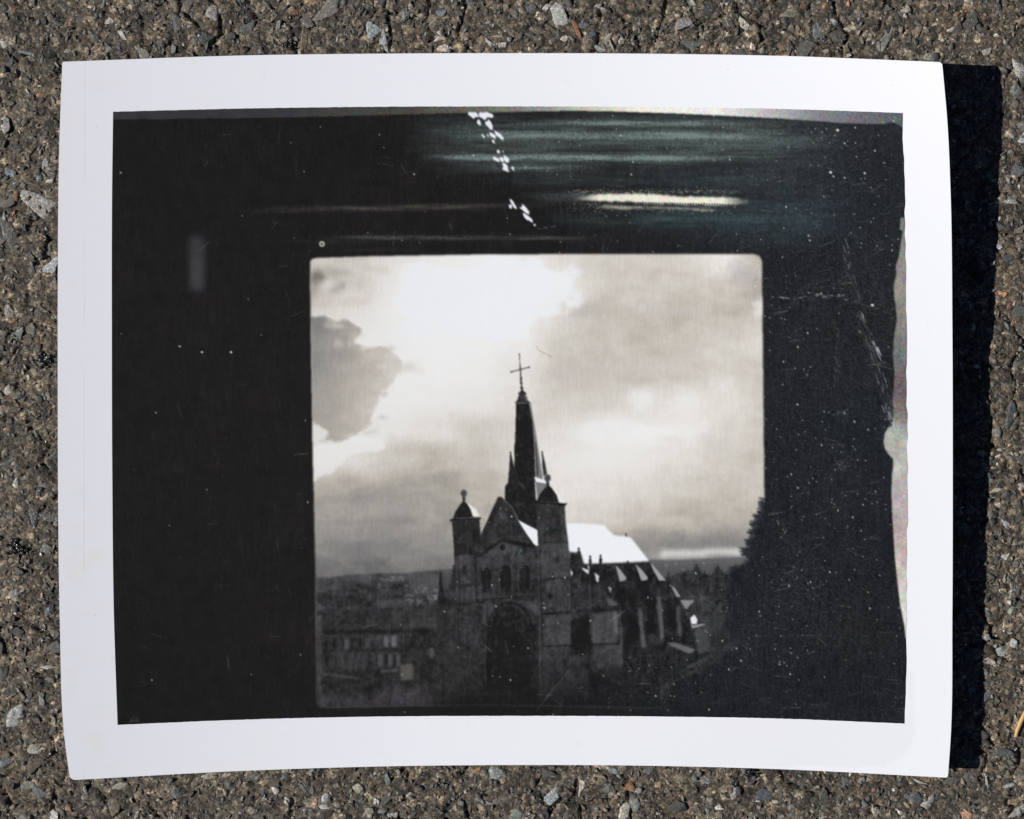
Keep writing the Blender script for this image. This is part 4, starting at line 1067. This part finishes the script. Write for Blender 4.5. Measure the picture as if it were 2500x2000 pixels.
CH = [((335,215),(345,183),(440,185),(470,220),(480,245),(455,250),(430,250),(415,265),(375,245)),
      ((480,220),(490,190),(560,185),(580,180),(600,190),(660,212),(670,240),(655,262),(620,250),(585,250),(562,292),(520,260),(485,245)),
      ((460,295),(478,270),(490,295),(508,340),(500,362),(470,340),(455,330)), ((565,310),(600,298),(608,270),(640,320),(662,360),(658,410),(630,412),(600,375),(572,345)),
      ((512,465),(535,480),(562,515),(545,526),(530,505)), ((588,465),(605,478),(612,515),(598,510)), ((625,445),(660,465),(695,490),(700,538),(665,515),(625,485)),
      ((682,420),(735,455),(770,475),(802,515),(800,558),(760,525),(710,490)), ((660,545),(680,545),(692,605),(655,570)), ((720,685),(740,680),(758,710),(745,735),(722,712)),
      ((668,768),(700,775),(748,805),(745,845),(700,822),(665,795)), ((758,780),(795,775),(806,805),(802,850),(785,840),(758,815)), ((808,750),(845,770),(880,798),(868,848),(840,840),(808,812)),
      ((790,850),(830,862),(858,895),(862,925),(878,968),(840,962),(795,940),(800,905)), ((912,895),(938,910),(947,955),(925,945),(912,920)), ((798,690),(808,695),(808,725),(798,715)),
      ((885,1325),(905,1330),(940,1375),(950,1400),(978,1440),(972,1465),(940,1435),(905,1380)), ((878,1400),(912,1402),(912,1455),(880,1445)),
      ((1018,1445),(1055,1425),(1045,1385),(1085,1420),(1142,1490),(1140,1535),(1100,1510),(1055,1470)), ((1058,1512),(1085,1515),(1120,1545),(1180,1590),(1192,1642),(1150,1615),(1105,1600),(1075,1560)),
      ((1198,1660),(1225,1655),(1230,1680),(1205,1680))]
for k, c in enumerate(CH):
    a, ys, xs = pmask(ZC(*c), 1, warp=1.2, seed=k + 5, wcell=5)
    img[ys, xs] += (np.array((232, 233, 240), dtype=np.float32) - img[ys, xs]) * np.clip(a * 1.15, 0, 1)[..., None]
    label[ys, xs] = np.where(a > 0.45, 10 + k, label[ys, xs])
    PARTS.append(('bare_chip', None, 10 + k))

# handling marks: smear, ring, fingerprint, dust, hairs, scuffs
poly([(461,590),(466,578),(480,574),(494,580),(500,592),(499,700),(490,712),(474,713),(464,702)], (70, 69, 72), 7, 0.7)
poly([(466,630),(492,630),(492,700),(470,704)], (82, 81, 85), 8, 0.35)
disc(786, 596, 6.5, 6.5, (205, 208, 196), 1, 0.95); disc(786, 596, 3.2, 3.6, 45, 0, 1); line(784, 590, 789, 598, 1.5, 200, 0, 0.8)
for k in range(26):
    disc(331 + rs.normal(0, 9), 1757 + rs.normal(0, 5), rs.uniform(1, 3), rs.uniform(1, 2), rs.uniform(70, 110), 1, 0.5, 7)
for k in range(60):
    disc(2056 + rs.normal(0, 14), 1140 + rs.normal(0, 12), rs.uniform(1, 4), rs.uniform(1, 3), rs.uniform(70, 120), 1, 0.35, 7)
    disc(2043 + rs.normal(0, 5), 880 + rs.normal(0, 45), rs.uniform(0.6, 1.6), rs.uniform(1, 5), rs.uniform(70, 130), 0, 0.4, 6)
# pale pulled-up scuffs at the right
def scuff(x0, y0, x1, y1, n, spread, ln, c0, c1, a0=0.5):
    for _ in range(n):
        t = rs.random(); ex = math.hypot(x1 - x0, y1 - y0)
        x = x0 + (x1 - x0) * t + rs.normal(0, spread); y = y0 + (y1 - y0) * t + rs.normal(0, spread)
        L = ln * rs.uniform(0.3, 1.4); dx, dy = (x1 - x0) / ex, (y1 - y0) / ex
        an = rs.normal(0, 0.07); dx, dy = dx - an * dy, dy + an * dx
        line(x, y, x + dx * L, y + dy * L, rs.uniform(0.7, 1.5), rs.uniform(c0, c1), 0, rs.uniform(a0 * 0.6, min(1, a0 * 1.5)))
scuff(2040, 560, 2110, 770, 40, 5, 26, 70, 150, 0.4)
scuff(2062, 585, 2075, 650, 8, 4, 12, 130, 200, 0.6)
scuff(2100, 760, 2178, 1010, 70, 6, 22, 80, 190, 0.42)
scuff(2092, 770, 2150, 960, 30, 9, 16, 60, 120, 0.35)
scuff(2128, 830, 2145, 860, 14, 3, 18, 190, 240, 0.9)
scuff(2160, 985, 2180, 1035, 20, 5, 18, 150, 235, 0.7)
scuff(1900, 727, 2060, 722, 36, 2, 8, 110, 210, 0.6)
scuff(1965, 713, 2090, 738, 26, 2, 8, 100, 190, 0.5)
for k in range(620):                                     # short scratches, thick to the right
    x = 270 + 1930 * rs.random() ** 0.42; y = 290 + 1450 * rs.random(); L = rs.uniform(6, 46)
    an = rs.normal(-0.12, 0.35) if x > 1750 else rs.uniform(-1.6, 1.6)
    if img[int(y - OY), min(int(x - OX), RW - 1)].mean() > 100 or img[min(int(y + L * math.sin(an) - OY), RH - 1), min(int(x + L * math.cos(an) - OX), RW - 1)].mean() > 100: continue
    line(x, y, x + L * math.cos(an), y + L * math.sin(an), rs.uniform(0.8, 1.5), rs.choice([(96, 110, 108), (120, 120, 118), (84, 84, 86), (150, 150, 150)]).astype(float), 0, rs.uniform(0.2, 0.6))
for (a_, b_, c) in (((640,555),(655,540),150),((1680,330),(1690,310),(60,150,110)),((1480,500),(1510,460),(60,160,120)),((1565,500),(1590,455),(60,70,140)),((1430,530),(1455,480),120)):
    p, q = Z3(a_, b_); line(*p, *q, 1.6, c, 0, 0.8)
for p, q in (((2030,1552),(1948,1552)), ((1395,1630),(1310,1735)), ((1298,1660),(1325,1600))):
    line(*p, *q, 1.2, 110, 0, 0.5)
hp = Z1((1610,700),(1620,730),(1650,750),(1690,765),(1725,790))
for p, q in zip(hp[:-1], hp[1:]): line(*p, *q, 1.4, (150, 140, 138), 0, 0.8)
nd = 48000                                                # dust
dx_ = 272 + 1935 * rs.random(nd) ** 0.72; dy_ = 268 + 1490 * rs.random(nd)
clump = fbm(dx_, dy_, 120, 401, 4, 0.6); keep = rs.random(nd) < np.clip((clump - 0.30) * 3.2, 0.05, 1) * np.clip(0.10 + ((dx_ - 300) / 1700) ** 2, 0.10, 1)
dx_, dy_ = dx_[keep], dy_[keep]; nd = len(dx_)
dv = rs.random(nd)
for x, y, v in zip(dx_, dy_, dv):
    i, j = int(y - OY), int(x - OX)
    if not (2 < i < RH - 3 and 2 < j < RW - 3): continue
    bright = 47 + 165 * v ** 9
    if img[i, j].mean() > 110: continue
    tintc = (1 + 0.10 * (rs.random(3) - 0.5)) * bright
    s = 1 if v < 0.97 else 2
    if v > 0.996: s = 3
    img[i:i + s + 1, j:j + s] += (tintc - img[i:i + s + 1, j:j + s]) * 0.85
for x, y, r in ((439,846,3),(493,860,3),(564,860,3.4),(606,731,1.6),(638,818,1.6),(296,815,1.6),(1845,699,3),(2045,318,4),(2028,421,4),(2120,1049,2),(2111,423,3),(2062,350,2),(2130,745,4),(295,422,2),(381,1008,2)):
    disc(x, y, r, r * 0.75, (214, 214, 206), 0, 0.95, 8)
np.clip(img, 20, 246, out=img)
img = blur(img, 1) * 0.55 + img * 0.45

# ------------------------------------------------------------------ the print
PR_LOC = lift(np.array([1020.0]), np.array([1000.0]))[0]
photo = bpy.data.objects.new('photo_print', None)
col.objects.link(photo)
tag(photo, 'curled black-and-white photo print of a church, white border, on the asphalt', 'photo print')

# white sheet: top, underside and cut edge in one closed mesh
NU, NV = 290, 230
def edge_ticks(n):
    t = np.linspace(0, 1, n)
    return np.sort(np.r_[t, 0.0012, 0.0028, 1 - 0.0012, 1 - 0.0028])
tu, tv = edge_ticks(NU), edge_ticks(NV)
NU, NV = len(tu), len(tv)
UU, VV = np.meshgrid(tu, tv)
P = PAPER(UU, VV)
# worn, rounded corners: pull the corner points in
for cu, cv, rad in ((0, 0, 4.0), (1, 0, 8.0), (0, 1, 13.0), (1, 1, 6.0)):
    cpt = P[-1 if cv else 0, -1 if cu else 0].copy()
    sx, sy = (-1 if cu else 1), (-1 if cv else 1)
    cen = cpt + np.array([sx * rad, sy * rad])
    d = (P - cen) * np.array([-sx, -sy])
    out = (d[..., 0] > 0) & (d[..., 1] > 0)
    rr = np.hypot(d[..., 0], d[..., 1])
    f = np.where(out & (rr > 1e-6), np.maximum(d[..., 0], d[..., 1]) / np.maximum(rr, 1e-6), 1.0)
    P = np.where(out[..., None], cen + (P - cen) * f[..., None], P)
top = lift(P[..., 0], P[..., 1]).reshape(-1, 3)
bot = lift(P[..., 0], P[..., 1], -0.24e-3).reshape(-1, 3)
bot[:, :2] = top[:, :2]
ii = (np.arange(NV - 1)[:, None] * NU + np.arange(NU - 1)[None]).ravel()
ft = np.stack([ii, ii + NU, ii + NU + 1, ii + 1], 1)
nt = NU * NV
ring = np.r_[np.arange(NU), np.arange(1, NV) * NU + NU - 1, (NV - 1) * NU + np.arange(NU - 2, -1, -1), np.arange(NV - 2, 0, -1) * NU]
ring2 = np.roll(ring, -1)
nr = len(ring); kk = np.arange(nr); kn = np.roll(kk, -1)
fs = np.stack([kk, kn, kn + nr, kk + nr], 1) + 2 * nt
fa = np.vstack([ft, ft[:, ::-1] + nt, fs])
pc = np.empty((NV, NU, 3)); pc[:] = (0.780, 0.784, 0.826)
ppx, ppy = P[..., 0], P[..., 1]
# coating pool at the lower right with its tide mark, handling stains, the old cut line
pool = ((ppx < 2228) & (ppx > 1480) & (ppy > 1755 - 0 * ppx) & (ppy < 1872 - np.clip((ppx - 2120) / 110, 0, 1) ** 3 * 60)) | ((ppx > 2212) & (ppx < 2232) & (ppy > 1640) & (ppy < 1800))
pc *= 1 - (pool * np.clip((ppx - 1500) / 450, 0, 1))[..., None] * np.array([0.045, 0.042, 0.045])
stn = np.clip((fbm(ppx, ppy, 60, 201, 4) - 0.60) * 5, 0, 1) * np.clip((700 - ppx) / 500, 0, 1)
pc *= 1 - stn[..., None] * np.array([0.02, 0.03, 0.07])
edge = np.clip(1 - (ppx - 145) / 40, 0, 1) * np.clip(1 - (ppy - 140) / 700, 0, 1)
pc *= 1 - edge[..., None] * np.array([0.01, 0.02, 0.07])
crease = (np.abs(ppx - 206) < 1.6 + 0 * ppy) & (ppy < 620)
pcf = pc.reshape(-1, 3)
pc2 = np.vstack([pcf, pcf * 0.9, pcf[ring] * 0.85, pcf[ring] * 0.85])
sheet = mesh_obj('paper', np.vstack([top, bot, top[ring], bot[ring]]), fa, M_PAPER, photo, pc2, True)
tag(sheet, 'white paper border with rounded, slightly soiled corners')

# image layer: one fine grid over the sheet, parted where the coating differs
MU, MV = 884, 690
tu = np.linspace(0, 1, MU); tv = np.linspace(0, 1, MV)
UU, VV = np.meshgrid(tu, tv)
Q = EMUL(UU, VV)
# slightly ragged outer rim
w = 0.7 * (vnoise(Q[..., 0], Q[..., 1], 9, 301) - 0.5)
Q[..., 1] += w * ((VV < 1e-9) | (VV > 1 - 1e-9))
Q[..., 0] += 4.0 * (vnoise(Q[..., 0], Q[..., 1], 26, 303) - 0.5) * (UU > 1 - 1e-9)
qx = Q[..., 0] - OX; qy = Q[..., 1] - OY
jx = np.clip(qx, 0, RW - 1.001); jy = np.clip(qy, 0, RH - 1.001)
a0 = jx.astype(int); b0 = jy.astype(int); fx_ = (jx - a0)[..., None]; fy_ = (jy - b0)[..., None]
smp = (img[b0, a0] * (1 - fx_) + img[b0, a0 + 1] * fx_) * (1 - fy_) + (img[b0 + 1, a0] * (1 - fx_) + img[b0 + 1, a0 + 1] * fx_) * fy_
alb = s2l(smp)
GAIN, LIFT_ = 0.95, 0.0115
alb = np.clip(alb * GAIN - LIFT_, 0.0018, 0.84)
lab = label[np.clip(np.round(jy).astype(int), 0, RH - 1), np.clip(np.round(jx).astype(int), 0, RW - 1)]
EV = lift(Q[..., 0], Q[..., 1], 0.03e-3).reshape(-1, 3)
ii = (np.arange(MV - 1)[:, None] * MU + np.arange(MU - 1)[None])
FL = lab[:-1, :-1].ravel()
FQ = np.stack([ii, ii + MU, ii + MU + 1, ii + 1], -1).reshape(-1, 4)
AC = alb.reshape(-1, 3)
def layer(name, lbl, code, mat, parent):
    f = FQ[FL == code]
    if len(f) == 0: return None
    used, inv = np.unique(f, return_inverse=True)
    o = mesh_obj(name, EV[used], inv.reshape(-1, 4), mat, parent, AC[used], True)
    if lbl: tag(o, lbl)
    return o
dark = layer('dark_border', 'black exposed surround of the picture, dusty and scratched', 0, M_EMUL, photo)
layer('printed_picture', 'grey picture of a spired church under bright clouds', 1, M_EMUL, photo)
for nm, lb, code in PARTS:
    layer(nm, lb, code, M_SILVER if code < 4 else M_PAPER if code >= 10 else M_EMUL, photo if code < 4 else dark)

# ------------------------------------------------------------------ loose bits on the asphalt
def tube(name, pts, rad, mat, seg=8):
    pts = np.array(pts, dtype=np.float64); rad = np.broadcast_to(rad, len(pts))
    V = []; F = []
    for i, p in enumerate(pts):
        t = pts[min(i + 1, len(pts) - 1)] - pts[max(i - 1, 0)]; t /= np.linalg.norm(t)
        s = np.cross(t, (0, 0, 1)); s /= np.linalg.norm(s) or 1; u = np.cross(s, t)
        for k in range(seg):
            a = 2 * math.pi * k / seg
            V.append(p + rad[i] * (math.cos(a) * s + 0.6 * math.sin(a) * u))
    n = len(pts)
    for i in range(n - 1):
        for k in range(seg):
            F.append((i * seg + k, i * seg + (k + 1) % seg, (i + 1) * seg + (k + 1) % seg, (i + 1) * seg + k))
    V += [pts[0], pts[-1]]
    for k in range(seg):
        F.append((n * seg, (k + 1) % seg, k, k)); F.append((n * seg + 1, (n - 1) * seg + k, (n - 1) * seg + (k + 1) % seg, (n - 1) * seg + (k + 1) % seg))
    me = bpy.data.meshes.new(name)
    me.from_pydata([tuple(v) for v in V], [], [tuple(dict.fromkeys(f)) for f in F])
    me.polygons.foreach_set('use_smooth', np.ones(len(me.polygons), dtype=bool))
    me.materials.append(mat); me.update()
    o = bpy.data.objects.new(name, me); col.objects.link(o)
    return o
def on_ground(pts, up):
    P_ = np.array(pts, dtype=np.float64); x, y = gx(P_[:, 0]), gy(P_[:, 1])
    z = ground_h(x * 1e3, y * 1e3)
    z = np.maximum(z, -0.1e-3) + up
    return np.stack([x, y, z], 1)
o = tube('dry_straw', on_ground([(2478, 1799), (2482, 1784), (2490, 1764), (2499, 1745), (2512, 1722), (2530, 1700)], 0.32e-3),
         np.array([0.16, 0.24, 0.28, 0.28, 0.26, 0.2]) * 1e-3, M_STRAW)
tag(o, 'short golden dry straw lying on the asphalt beside the print', 'straw')
o = tube('fibre', on_ground([(741, 62), (740, 76), (737, 92), (736, 108), (734, 122), (733, 140)], 0.30e-3), 0.045e-3, M_FIBRE, 6)
tag(o, 'hair-thin tan fibre beside a grey angular stone on the asphalt', 'fibre')
